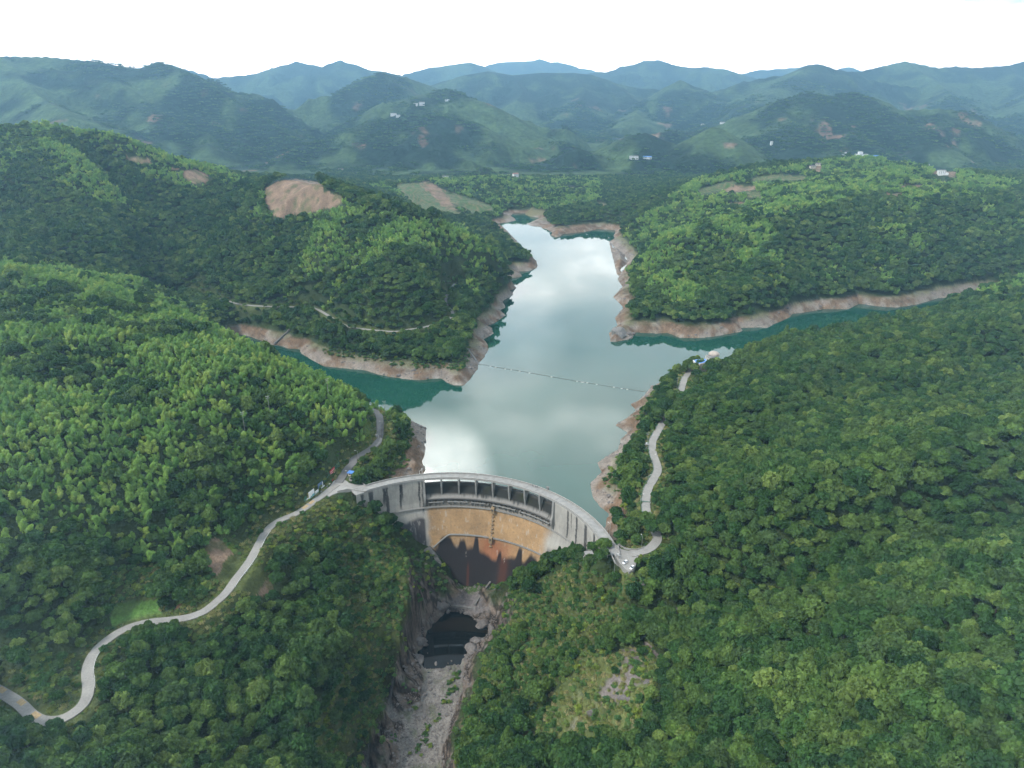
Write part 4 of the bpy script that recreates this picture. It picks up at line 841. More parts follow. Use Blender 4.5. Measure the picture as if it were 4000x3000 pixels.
def rail(P, off, label, m, mp, h=.8, every=3):
    t = tag(empty('guard_rail', tuple(P[0])), label, 'guard rail'); inv = Matrix.Translation(Vector(P[0])).inverted(); Q = []
    for i in range(1, len(P)-1):
        d = Vector(P[i+1])-Vector(P[i-1]); d.z = 0; d.normalize(); Q.append(Vector(P[i])+Vector((d.y, -d.x, 0))*off)
    mb = MB(); mb.sweep(Q, [(-.06, h-.32), (.06, h-.32), (.06, h), (-.06, h)]); o = mb.build('rail', m, t); o.matrix_parent_inverse = inv
    for q in Q[::every][:100]:
        o = MB().box((q.x, q.y, q.z+h/2-.3), (.16, .16, h+.4)).build('post', mp, t); o.matrix_parent_inverse = inv
    return t
SR = ROADS['shore_road'][1]
iS = min(range(len(SR)), key=lambda i: abs(SR[i][1]-395)); iE = min(range(len(SR)), key=lambda i: abs(SR[i][1]-540)); iF = min(range(len(SR)), key=lambda i: abs(SR[i][1]-585)); iG = min(range(len(SR)), key=lambda i: abs(SR[i][1]-650))
rail(SR[iS:iE], -3.3, 'green and white guard rail on the lake side of the shore road by the dam', M_GREEN, M_WHITE)
rail(SR[iF:iG], -3.3, 'guard rail beside the short stretch of shore road below the blue roof', M_GREEN, M_WHITE)
def nearest(P, v, p, z): q = atz(v, p, z); return min(range(len(P)), key=lambda i: (P[i][0]-q[0])**2+(P[i][1]-q[1])**2)
for a, b, lab in (((1395, 420), (1350, 505), 'thin white guard rail at the upper bend of the valley road above the gorge'), ((1335, 530), (1270, 640), 'thin white guard rail beside the valley road at the brown landslip'), ((1255, 650), (1225, 700), 'short white guard rail just below the brown landslip'), ((480, 1060), (470, 1260), 'thin white guard rail outside the hairpin of the valley road')):
    i, j = nearest(VR, 'F', a, 19.5), nearest(VR, 'F', b, 21); rail(VR[i-1:j+2], -2.9, lab, M_WHITE, M_WHITE, .75)
# ------------------------------------------------------------------ street lamps and poles
def lamp(loc, rz, label, h=7.5, dbl=False):
    mb = MB().tube([(0, 0, -1), (0, 0, h)], .13, 6, .08); arm = MB().tube([(0, 0, h-.1), (.7, 0, h+.35), (1.7, 0, h+.5)], .06, 5); hd = MB().box((2.0, 0, h+.5), (.9, .34, .16))
    t = place([('pole', mb, M_METAL), ('arm', arm, M_METAL), ('lamp_head', hd, M_LAMP)], label, 'street lamp', 'street_lamp', loc, rz, 'street lamps along the roads'); return t
for v, p, z, rz, lab in (('R', (437, 775), 19.2, 2.2, 'street lamp on the lake parapet near the parked cars'), ('R', (852, 940), 19.2, 1.8, 'street lamp at the end of the curved parapet under the trees'), ('R', (944, 710), 20.2, .4, 'street lamp between the two yellow road bands'),
                         ('R', (832, 390), 20.4, .3, 'street lamp beside the shore road, lake side, nearest the yellow bands'), ('S', (232, 1150), 21, .4, 'street lamp at the narrow waist of the shore road'), ('S', (330, 760), 21.4, .5, 'street lamp arching over the middle of the shore road'),
                         ('V', (752, 735), 20.2, 3.0, 'street lamp where the lakeside road goes behind trees'), ('V', (1042, 380), 21.3, 3.3, 'street lamp at the pale repaired lane of the lakeside road'), ('V', (1000, 545), 21, 3.3, 'street lamp at the foot of the pale repaired lane'), ('V', (925, 160), 21.8, 3.0, 'street lamp at the top bend of the lakeside road'), ('Q', (1365, 765), 19.2, 3.1, 'street lamp beside the blue roofed booth'), ('R', (497, 1275), 15.5, 0.6, 'tall lamp post below the parking apron')):
    lamp(atz(v, p, z), rz, lab, 12 if 'tall' in lab else 7.0)
lamp(atz('Q', (765, 1245), 18.6), .8, 'dark lamp post at the outer edge of the valley road junction', 9)
def pole(loc, rz, label, h=13, arms=2):
    L_ = [('pole', MB().tube([(0, 0, -1), (0, 0, h)], .2, 7, .13), M_CONC)]
    for k in range(arms): L_.append(('crossarm', MB().box((0, 0, h-.6-1.3*k), (2.6, .14, .16)), M_METAL))
    for sx in (-1.15, 0, 1.15): L_.append(('insulator', MB().tube([(sx, 0, h-.5), (sx, 0, h-.05)], .12, 6, .06), M_WHITE))
    return place(L_, label, 'utility pole', 'utility_pole', loc, rz, 'concrete poles of the power line')
for v, p, h, rz, lab in (('B', (640, 1105), 19, .5, 'utility pole standing in the bamboo above the lakeside bend'), ('B', (262, 1225), 19, .5, 'utility pole rising from the bamboo left of the ridge bend'), ('B', (100, 1335), 18, .5, 'utility pole standing in dark trees on the bamboo slope'), ('B', (1003, 1205), 14, .2, 'utility pole on the lake side of the top road bend'),
                      ('S', (218, 520), 15, .3, 'utility pole with stacked crossarms beside the shore road bend'), ('C', (1860, 1020), 18, .6, 'bare utility pole alone in the woods of the big slope'), ('U', (398, 600), 11, .4, 'utility pole with a small white cabinet by the upper shore road')):
    q = hit(v, p); pole((q[0], q[1], q[2]), rz, lab, h, 2 if h > 12 else 1)
# transformer platform beside the shore road
q = atz('S', (215, 470), 20.5)
place([('post', MB().tube([(-1.2, 0, -2), (-1.2, 0, 4.5)], .14), M_CONC), ('post', MB().tube([(1.2, 0, -2), (1.2, 0, 4.5)], .14), M_CONC), ('platform', MB().box((0, 0, 3.2), (3, 1.1, .2)), M_METAL), ('transformer', MB().box((0, 0, 3.95), (1.3, .8, 1.3)), M_WHITE)], 'white transformer on a two post platform by the shore road', 'transformer', 'transformer_stand', q)
# ------------------------------------------------------------------ billboards
def board(v, p0, p1, z, h, lift, m, name, label, extra=None, th=.25, cat='billboard'):
    A = Vector(atz(v, p0, z)); B = Vector(atz(v, p1, z)); d = B-A; L_ = d.length; rz = math.atan2(d.y, d.x); t = tag(empty(name, tuple(A), rz), label, cat)
    o = MB().box((L_/2, 0, lift+h/2), (L_, th, h)).build('panel', m, t)
    n = max(2, int(L_/4)+1)
    for k in range(n): MB().tube([(L_*(k+.5)/n if n > 2 else L_*(.12+.76*k), .28, -1), (L_*(k+.5)/n if n > 2 else L_*(.12+.76*k), .28, lift+h*.9)], .1, 5).build('post', M_GREEN, t)
    return t, L_, o
def strokes(mb, x, z, s, rs):
    """one block of brush-like strokes, the size of a character on the sign"""
    for k in range(rs.randint(2, 3)): mb.box((x+s*.5, 0, z+s*(.18+.32*k)), (s*rs.uniform(.55, .9), .05, s*.12))
    for k in range(rs.randint(1, 2)): mb.box((x+s*rs.uniform(.25, .75), 0, z+s*.5), (s*.12, .05, s*rs.uniform(.6, .9)))
t, L_, o = board('Q', (210, 1350), (365, 1225), 19.2, 5.2, .7, M_WHITE, 'white_billboard', 'large white billboard with teal landscape print along its lower edge')
for f0, f1, hh in ((.03, .3, .5), (.25, .6, 1.0), (.55, .97, 1.6)): MB().box((L_*(f0+f1)/2, -.15, .9+hh/2), (L_*(f1-f0), .06, hh)).build('print', M_TEAL, o)
t, L_, o = board('Q', (390, 1215), (480, 1140), 19.2, 2.6, .5, M_WHITE, 'small_billboard', 'small white sign with a teal foot, beside the large white billboard')
MB().box((L_/2, -.15, .9), (L_*.96, .06, .7)).build('print', M_TEAL, o)
t, L_, o = board('Q', (470, 1095), (615, 985), 19.2, 5.0, .5, M_SIGNB, 'blue_billboard', 'blue grey billboard above the road junction'); MB().box((L_*.9, -.15, 3.2), (L_*.12, .06, 3.6)).build('print', M_WHITE, o)
t, L_, o = board('Q', (560, 1050), (650, 975), 19.2, 1.5, .3, M_WHITE, 'low_sign', 'low white sign panel in front of the blue grey billboard')
t, L_, o = board('Q', (125, 1395), (195, 1350), 19.0, 1.6, .4, M_WHITE, 'low_sign', 'low white panel next to the road, downhill of the large white billboard')
t, L_, o = board('Q', (820, 735), (950, 590), 19.6, 5.2, .8, M_RED, 'red_billboard', 'red billboard with rows of white characters')
mb = MB(); rs = random.Random(4); n = 5
for r_ in range(3):
    for k in range(n): strokes(mb, L_*(.06+.9*k/n), 1.2+1.55*r_, 1.15, rs)
w_ = mb.build('lettering', M_WHITE, o); w_.location = (0, -.16, 0)
def scaffold(v, pts, z, h, label):
    P = [Vector(atz(v, p, z)) for p in pts]; t = tag(empty('sign_frame', tuple(P[0])), label, 'sign frame'); inv = Matrix.Translation(P[0]).inverted(); mb = MB()
    for p in P: mb.tube([p+Vector((0, 0, -1)), p+Vector((0, 0, h))], .11, 5)
    o = mb.build('upright', M_GREEN, t); o.matrix_parent_inverse = inv; mb = MB()
    for k in (.25, .5, .75, 1): mb.tube([p+Vector((0, 0, h*k)) for p in P], .09, 5)
    o = mb.build('crossbar', M_GREEN, t); o.matrix_parent_inverse = inv; return t
scaffold('Q', [(660, 925), (700, 890), (750, 845), (790, 790), (825, 745)], 19.5, 4.6, 'bare green metal sign frame between the blue and the red billboards')
scaffold('Q', [(955, 580), (985, 540), (1020, 500), (1050, 470), (1085, 435)], 19.9, 5.4, 'tall green sign frame uphill of the red billboard'); scaffold('Q', [(85, 1430), (110, 1415), (140, 1395)], 19, 4.5, 'dark green frame at the downhill end of the row of signs')
mb = MB(); Pw = [Vector(atz('Q', p, 19)) for p in [(540, 1130), (640, 1050), (750, 940), (850, 840), (910, 745)]]; mb.sweep(Pw, [(-.3, -.5), (.3, -.5), (.3, .75), (-.3, .75)])
tag(mb.build('retaining_wall', M_CONC), 'low kerb wall under the billboards at the road junction', 'wall')
mb = MB(); Pw = [Vector(atz('Q', p, 19.1)) for p in [(800, 905), (850, 850), (900, 770)]]; mb.sweep(Pw, [(-.12, 0), (.12, 0), (.12, .9), (-.12, .9)]); tag(mb.build('red_barrier', M_RED), 'low faded red barrier beside the road junction', 'barrier')
# booth with a blue roof
q = atz('Q', (1420, 640), 19.6)
place([('wall', MB().box((0, 0, 1.3), (3.6, 2.8, 2.6)), M_CREAM), ('roof', MB().box((0, 0, 2.75), (5.0, 4.2, .22)), M_BLUE), ('door', MB().box((.6, -1.42, 1.05), (.9, .06, 2.1)), M_DARK), ('window', MB().box((-.8, -1.42, 1.6), (1.1, .06, .9)), M_GLASS)], 'small booth with flat blue roof at the road fork', 'booth', 'guard_booth', q, -.25)
mb = MB(); Pw = [Vector(atz('Q', p, 19)) for p in [(1375, 760), (1460, 660), (1545, 560)]]; mb.sweep(Pw, [(-.25, -3), (.25, -3), (.25, 1.0), (-.25, 1.0)]); tag(mb.build('boundary_wall', M_CONC), 'grey wall behind the blue roofed booth', 'wall')
# ------------------------------------------------------------------ cars
def car(loc, rz, label, hatch):
    t = tag(empty('parked_car', loc, rz), label, 'car', 'white cars on the parking apron'); w = .88
    sec = [(-2.15, .35, .62, .78), (-2.0, .28, .92, .86), (-1.2, .25, .98, .9), (1.0, .25, .98, .9), (1.75, .28, .85, .87), (2.15, .38, .62, .72)]
    mb = MB()
    for x, z0, z1, hw in sec: mb.v += [(x, -hw, z0), (x, -hw*1.02, (z0+z1)/2), (x, -hw*.92, z1), (x, hw*.92, z1), (x, hw*1.02, (z0+z1)/2), (x, hw, z0)]
    for i in range(len(sec)-1):
        for k in range(6): mb.f.append((i*6+k, i*6+(k+1) % 6, (i+1)*6+(k+1) % 6, (i+1)*6+k))
    mb.f += [tuple(range(6))[::-1], tuple(range(len(sec)*6-6, len(sec)*6))]; mb.build('body', M_CAR, t, True)
    def cab(x0, x1, x2, x3, z0, z1, hw, m, nm, top):
        c = MB(); c.v = [(x0, -hw, z0), (x3, -hw, z0), (x3, hw, z0), (x0, hw, z0), (x1, -hw*.84, z1), (x2, -hw*.84, z1), (x2, hw*.84, z1), (x1, hw*.84, z1)]
        c.f = [(0, 1, 2, 3), (4, 7, 6, 5), (0, 4, 5, 1), (1, 5, 6, 2), (2, 6, 7, 3), (3, 7, 4, 0)]; return c.build(nm, m, t)
    xr = -2.0 if hatch else -1.75
    g = cab(xr, xr+.5, .25, 1.1, .93, 1.46, .8, M_GLASS, 'windows', 0); MB().box(((xr+.5+.25)/2, 0, 1.475), (.25-xr-.55, 1.3, .06)).build('roof', M_CAR, t)
    for sx in (-1.35, 1.38):
        for sy in (-.8, .8):
            wh = MB().tube([(sx, sy-.1, .33), (sx, sy+.1, .33)], .33, 12).build('wheel', M_TYRE, t); MB().tube([(sx, sy-.115, .33), (sx, sy+.115, .33)], .19, 10).build('rim', M_METAL, wh)
    for sy in (-.62, .62): MB().box((2.08, sy, .68), (.14, .34, .16)).build('headlight', M_LAMP, t); MB().box((-2.1, sy, .78), (.1, .3, .18)).build('taillight', M_RED, t)
    return t
def head(v, a, b, z): A = atz(v, a, z); B = atz(v, b, z); return math.atan2(B[1]-A[1], B[0]-A[0])
car(atz('R', (638, 1158), 19.2), head('R', (675, 1128), (600, 1178), 19.2), 'white hatchback with dark roof window parked nearer the dam crest', True)
car(atz('R', (728, 1226), 19.2), head('R', (760, 1190), (692, 1258), 19.2), 'white car parked half under the trees at the apron edge', False)
# ------------------------------------------------------------------ people at the rail
def person(loc, rz, label, top, arm_fwd):
    me = bpy.data.meshes.new('person'); J = [(0, 0, .95, .15), (0, 0, 1.2, .14), (0, 0, 1.42, .15), (0, 0, 1.53, .055), (0, 0.02, 1.66, .10), (0, 0.01, 1.76, .075)]
    E_ = [(0, 1), (1, 2), (2, 3), (3, 4), (4, 5)]
    for s in (-1, 1):
        b = len(J); J += [(s*.19, 0, 1.41, .06), (s*.24, .04, 1.14, .045), (s*.2, .04+arm_fwd, .95+arm_fwd*.5, .035), (s*.2, .09+arm_fwd, .88+arm_fwd*.6, .04)]; E_ += [(2, b), (b, b+1), (b+1, b+2), (b+2, b+3)]
        b = len(J); J += [(s*.1, 0, .86, .09), (s*.11, .02, .48, .065), (s*.11, -.01, .09, .045), (s*.12, .13, .04, .04)]; E_ += [(0, b), (b, b+1), (b+1, b+2), (b+2, b+3)]
    me.from_pydata([j[:3] for j in J], E_, []); o = bpy.data.objects.new('person', me); COL.objects.link(o); o.location = loc; o.rotation_euler[2] = rz
    o.modifiers.new('skin', 'SKIN'); sv = me.skin_vertices[0].data
    for i, j in enumerate(J): sv[i].radius = (j[3], j[3]); sv[i].use_root = (i == 0)
    s = o.modifiers.new('sub', 'SUBSURF'); s.levels = 1; s.render_levels = 1; me.materials.append(top); tag(o, label, 'person', 'people at the crest rail')
    hb = MB().tube([(0, .0, 1.68), (0, 0, 1.8)], .115, 8, .06).build('hair', M_DARK, o); return o
M_CLA = mat('navy_cloth', (.03, .035, .06)); M_CLB = mat('pale_cloth', (.5, .5, .5)); M_CLC = mat('charcoal_cloth', (.04, .04, .045))
for t, m, lab, r in ((32.6, M_CLA, 'navy clothed person leaning on the lake parapet, farthest of the group from the cars', 110.9), (33.35, M_CLB, 'person in pale clothes at the lake parapet between two dark figures', 111.1), (34.15, M_CLC, 'person in charcoal clothes with pale companion at one side, at the lake parapet', 110.8), (34.7, M_CLA, 'navy clothed person at the parapet, closest of the group to the gauge platform', 111.0)):
    person(pol(r, t, 19.27), -R_(t)+.2, lab, m, .16)
# ------------------------------------------------------------------ floating boom
P0 = Vector(atz('W', (60, 135), .1)); P1 = Vector(atz('W', (2200, 492), .1)); t = tag(empty('floating_boom', tuple(P0)), 'thin floating boom with small white floats strung across the reservoir', 'boom'); inv = Matrix.Translation(P0).inverted()
BP = [Vector(atz('W', p, .12)) for p in [(60, 135), (130, 140), (290, 170), (560, 214), (860, 268), (1160, 322), (1500, 378), (1830, 430), (2110, 472), (2300, 505)]]
o = MB().tube(smooth_line(BP, 6), .16, 5).build('cable', M_DCON, t); o.matrix_parent_inverse = inv
for u_, v_ in ((205, 157), (268, 168), (385, 190), (455, 200), (560, 216), (680, 238), (948, 286), (1260, 340), (1318, 350), (1335, 352), (1383, 358), (1498, 376), (1708, 411), (1802, 426), (1870, 437)):
    q = Vector(atz('W', (u_, v_), .35)); o = MB().tube([q+Vector((-1.0, 0, -.2)), q+Vector((-.7, 0, -.2)), q+Vector((.7, -.2, -.2)), q+Vector((1.0, -.25, -.2))], .27, 8).build('float', M_WHITE, t, True); o.matrix_parent_inverse = inv
# concrete steps down the point where the boom is tied
mb = MB(); a_ = hit('B', (1530, 765)); b_ = hit('B', (1608, 868)); n = 26
for k in range(n): x = a_[0]+(b_[0]-a_[0])*k/(n-1); y = a_[1]+(b_[1]-a_[1])*k/(n-1); mb.box((x, y, ground(x, y)+.15), (2.0, 1.9, .9), head('B', (1530, 765), (1608, 868), 5))
tag(mb.build('shore_steps', M_CONC), 'grey concrete steps running down the bank to the floating boom', 'steps')
# grey culvert chute in the left inlet
mb = MB(); a_ = hit('B', (390, 640)); b_ = hit('B', (300, 735)); n = 22
for k in range(n): x = a_[0]+(b_[0]-a_[0])*k/(n-1); y = a_[1]+(b_[1]-a_[1])*k/(n-1); mb.box((x, y, ground(x, y)+.05), (4.2+k*.15, 2.6, .8), .8)
tag(mb.build('spoil_chute', M_DCON), 'dark grey stone chute spilling down to the green inlet', 'chute')
# ------------------------------------------------------------------ buildings
def house(loc, rz, L_, W_, H_, storeys, roof, label, name='house', wallm=None, bays=4, ext=None, group=None):
    t = tag(empty(name, loc, rz), label, 'building', group); wm = wallm or M_WHITE
    w = MB().box((0, 0, H_/2-1.5), (L_, W_, H_+3)).build('wall', wm, t)
    if roof == 'flat': MB().box((0, 0, H_+.15), (L_+.5, W_+.5, .3)).build('roof', M_CONC, t); MB().box((0, 0, H_+.6), (L_*.98, .2, .6)).build('parapet', wm, t)
    else:
        mb = MB(); a, b, h = L_/2+.4, W_/2+.4, W_*.28; mb.v = [(-a, -b, H_), (a, -b, H_), (a, b, H_), (-a, b, H_), (-a, 0, H_+h), (a, 0, H_+h)]; mb.f = [(0, 1, 5, 4), (2, 3, 4, 5), (1, 2, 5), (3, 0, 4), (0, 3, 2, 1)]; mb.build('roof', {'blue': M_BLUE, 'tile': M_TILE, 'red': M_PINK}[roof], t)
    for s in range(storeys):
        for k in range(bays): MB().box((L_*((k+.5)/bays-.5), -W_/2, H_*(s+.55)/storeys), (L_/bays*.42, .12, H_/storeys*.45)).build('window', M_GLASS, t)
    if ext:
        for nm, c, s_, m in ext: MB().box(c, s_).build(nm, m, t)
    return t
def site(v, p): return hit(v, p)
q = site('Y', (1885, 210)) if False else None
def on(v, p, dz=0): a = hit(v, p); return (a[0], a[1], a[2]+dz)
house(on('Y', (600, 205)), .05, 44, 12, 9, 2, 'flat', 'long white building with a tower block on the ridge above the right shore', 'ridge_building', bays=8, ext=[('tower', (-5, 0, 13), (14, 11, 9), M_WHITE), ('annex', (-15, -1, 4), (12, 13, 11), M_WHITE)])
house(on('Y', (800, 210)), .03, 26, 10, 6, 1, 'blue', 'low white shed with blue roof adjoining the long ridge building', 'ridge_shed', bays=6)
house(on('Y', (358, 172)), .1, 18, 9, 6, 2, 'flat', 'small white house on the ridge, apart from the long building', bays=4, ext=[('stair_tower', (4, 0, 7.3), (5, 5, 2.5), M_WHITE)])
house(on('Y', (1752, 455)), -.1, 15, 9, 8.5, 3, 'flat', 'white three storey house beside a brown clearing on the right ridge', bays=4, ext=[('annex', (10, -2, 1.6), (6, 6, 5), M_WHITE)])
house(on('Y', (1500, 350)), .2, 9, 6, 4, 1, 'tile', 'small grey roofed cottage above the brown clearing', wallm=M_CREAM, bays=2); house(on('Y', (1575, 325)), .3, 6, 5, 4, 1, 'flat', 'tiny white hut at the top of the brown clearing', bays=2)
house(on('I', (905, 800)), .2, 12, 7, 4.5, 1, 'tile', 'old tile roofed farmhouse among trees on the right plateau', wallm=M_CREAM, bays=3); house(on('I', (940, 785)), -.1, 10, 6, 4.5, 1, 'tile', 'second tile roofed farmhouse behind the old one', wallm=M_CREAM, bays=3)
house(on('J', (1905, 1122)), .35, 17, 11, 12, 3, 'red', 'white three storey house on the wooded spur at the head of the lake', bays=4, ext=[('annex', (-10, -3, 2), (7, 8, 7), M_WHITE)])
house(on('J', (930, 1135)), 0, 20, 9, 7, 2, 'tile', 'pale house with grey roof behind the terraced hill', bays=4); house(on('J', (995, 1135)), .1, 12, 8, 4, 1, 'flat', 'low white house adjoining the grey roofed one', bays=3)
house(on('J', (205, 268)), .1, 26, 10, 9, 2, 'flat', 'white building lower left on the hazy mountain shoulder', bays=5); house(on('J', (268, 272)), .1, 18, 9, 7, 2, 'flat', 'white building touching the one on the mountain shoulder', bays=4)
house(on('J', (515, 125)), .1, 18, 10, 9, 2, 'flat', 'white house high on the hazy mountain, first of a pair', bays=3); house(on('J', (600, 128)), .1, 24, 10, 11, 2, 'flat', 'larger white house of the pair high on the hazy mountain', bays=4); house(on('J', (952, 60)), 0, 18, 9, 6, 1, 'flat', 'lone white hut near the bare mountain top', bays=3)
house(on('H', (1858, 745)), .0, 30, 10, 9, 2, 'flat', 'white factory block at the foot of the small dark knoll', 'white_block', bays=6); house(on('H', (1940, 742)), -.05, 30, 9, 5, 1, 'blue', 'long low shed with blue roof near the dark knoll', bays=6)
house(on('I', (228, 536)), 0, 18, 9, 6, 1, 'flat', 'far white shed beside the saddle under the dark mountain', bays=4); house(on('I', (350, 530)), 0, 20, 9, 5, 1, 'flat', 'far white shed on the saddle, closer to the dark mountain', bays=4)
house(on('H', (50, 815)), .1, 16, 8, 5, 1, 'tile', 'grey roofed house on the dry river flat', wallm=M_CREAM, bays=3)
house(on('I', (652, 660)), .1, 8, 8, 12, 3, 'flat', 'narrow white house at the foot of the dark mountain', bays=2)
# lake-view house above the right shore
M_PALE = mat('pale_stone', (.42, .36, .31), .85, noise=[(.5, .2)])
def pavilion():
    A = atz('X', (515, 640), 32.5); B = atz('X', (1210, 690), 32.5); C = atz('X', (1090, 560), 32.5); D = atz('X', (590, 640), 32.5)
    Pq = [atz('X', p, 32.0)[:2] for p in [(525, 640), (620, 740), (830, 770), (1215, 690), (1085, 560), (600, 590)]]
    cx = sum(p[0] for p in Pq)/6; cy = sum(p[1] for p in Pq)/6; t = tag(empty('lakeside_house', (cx, cy, 24)), 'cream house with flat bright blue roof above the wooded shore', 'building')
    L = [(p[0]-cx, p[1]-cy) for p in Pq]; MB().prism(L, -6, 7.6).build('wall', M_CREAM, t); MB().prism([(x*.9, y*.9) for x, y in L], 7.55, 7.9).build('roof', M_BLUE, t)
    MB().prism([(L[0][0]-.2, L[0][1]), (L[1][0], L[1][1]-.3), (L[1][0]+.4, L[1][1]), (L[0][0]+.3, L[0][1]+.3)], 4, 8.5).build('parapet', M_WHITE, t)
    q = atz('X', (1330, 560), 33); rz = head('X', (1240, 530), (1480, 520), 37); a = math.atan2(atz('X', (1060, 420), 37)[1]-atz('X', (1240, 540), 37)[1], atz('X', (1060, 420), 37)[0]-atz('X', (1240, 540), 37)[0])
    Pv = [atz('X', p, 29.0)[:2] for p in [(1245, 535), (1480, 500), (1640, 430), (1600, 380), (1240, 380), (1065, 410)]]; cx = sum(p[0] for p in Pv)/6; cy = sum(p[1] for p in Pv)/6
    t = tag(empty('domed_house', (cx, cy, 25)), 'pale domed house with columned veranda behind the blue roofed house', 'building'); L = [(p[0]-cx, p[1]-cy) for p in Pv]
    MB().prism([(x*.86, y*.86) for x, y in L], -6, 3.4).build('wall', M_CREAM, t); MB().prism(L, 3.4, 4.1).build('roof', M_CONC, t); MB().prism([(x*.8, y*.8) for x, y in L], 4.08, 4.3).build('terrace', M_DCON, t)
    for k in range(5): f = k/4; x = L[0][0]+(L[5][0]-L[0][0])*f; y = L[0][1]+(L[5][1]-L[0][1])*f; MB().tube([(x*.97, y*.97, -4), (x*.97, y*.97, 3.5)], .35, 8).build('column', M_WHITE, t)
    qd = atz('X', (1430, 345), 30); mb = MB(); n = 18; R0 = 5.2
    for i in range(7):
        ph = i/6*math.pi/2
        for k in range(n): mb.v.append((qd[0]-cx+R0*math.cos(ph)*math.cos(2*math.pi*k/n), qd[1]-cy+R0*math.cos(ph)*math.sin(2*math.pi*k/n), 4.9+2.5*math.sin(ph)))
    for i in range(6):
        for k in range(n): mb.f.append((i*n+k, i*n+(k+1) % n, (i+1)*n+(k+1) % n, (i+1)*n+k))
    mb.build('dome', M_PALE, t, True)
    MB().tube([(qd[0]-cx, qd[1]-cy, 3.6), (qd[0]-cx, qd[1]-cy, 5.2)], 5.5, 18).build('drum', M_PALE, t)
pavilion()
# valve house below the right abutment
q = atz('N', (1575, 1520), 3); g = ground(q[0], q[1])
place([('wall', MB().box((0, 0, 1.2), (5, 4.4, 5)), M_DCON), ('roof', MB().box((0, 0, 3.85), (5.4, 4.8, .3)), M_CONC), ('door', MB().box((-2.53, 0, .9), (.08, 1.1, 2.2)), M_DARK), ('pipe', MB().tube([(-3.6, -.6, -1), (-3.6, -.6, 2.4), (-2.4, -.6, 2.8)], .35, 8), M_LCON)], 'small grey concrete valve house among bushes below the dam end', 'hut', 'valve_house', (q[0], q[1], max(g, 1.5)), .2)
q = atz('R', (545, 1095), 19.2)
place([('beam', MB().box((0, 0, 2.6), (3.4, .3, .3)), M_METAL), ('post', MB().box((-1.5, 0, .8), (.3, .3, 3.6)), M_METAL), ('post', MB().box((1.5, 0, .8), (.3, .3, 3.6)), M_METAL), ('cabinet', MB().box((0, .5, .9), (1.6, .8, 1.8)), M_CONC)], 'grey metal hoist frame at the corner of the parking apron', 'frame', 'hoist_frame', (q[0], q[1], 19.2), -.9)
# ------------------------------------------------------------------ rocks
def rock(name, loc, s, label, m, seed, rz=0.0, group=None, cat='rock', flat=.6, sub=3):
    bm = bmesh.new(); bmesh.ops.create_icosphere(bm, subdivisions=sub, radius=1)
    rs = random.Random(seed); pl = [(Vector((rs.gauss(0, 1), rs.gauss(0, 1), rs.gauss(0, .8))).normalized(), rs.uniform(.38, .8)) for k in range(13)]
    for v in bm.verts:
        d = v.co.normalized(); r = 1.0
        for n_, h in pl:
            c = d.dot(n_)
            if c > .05: r = min(r, h/c)
        v.co = d*r*(1+.10*(rs.random()-.5)); v.co = Vector((v.co.x*s[0], v.co.y*s[1], v.co.z*s[2]))
    me = bpy.data.meshes.new(name); bm.to_mesh(me); bm.free(); me.materials.append(m); o = bpy.data.objects.new(name, me); COL.objects.link(o); o.location = loc; o.rotation_euler[2] = rz; return tag(o, label, cat, group)
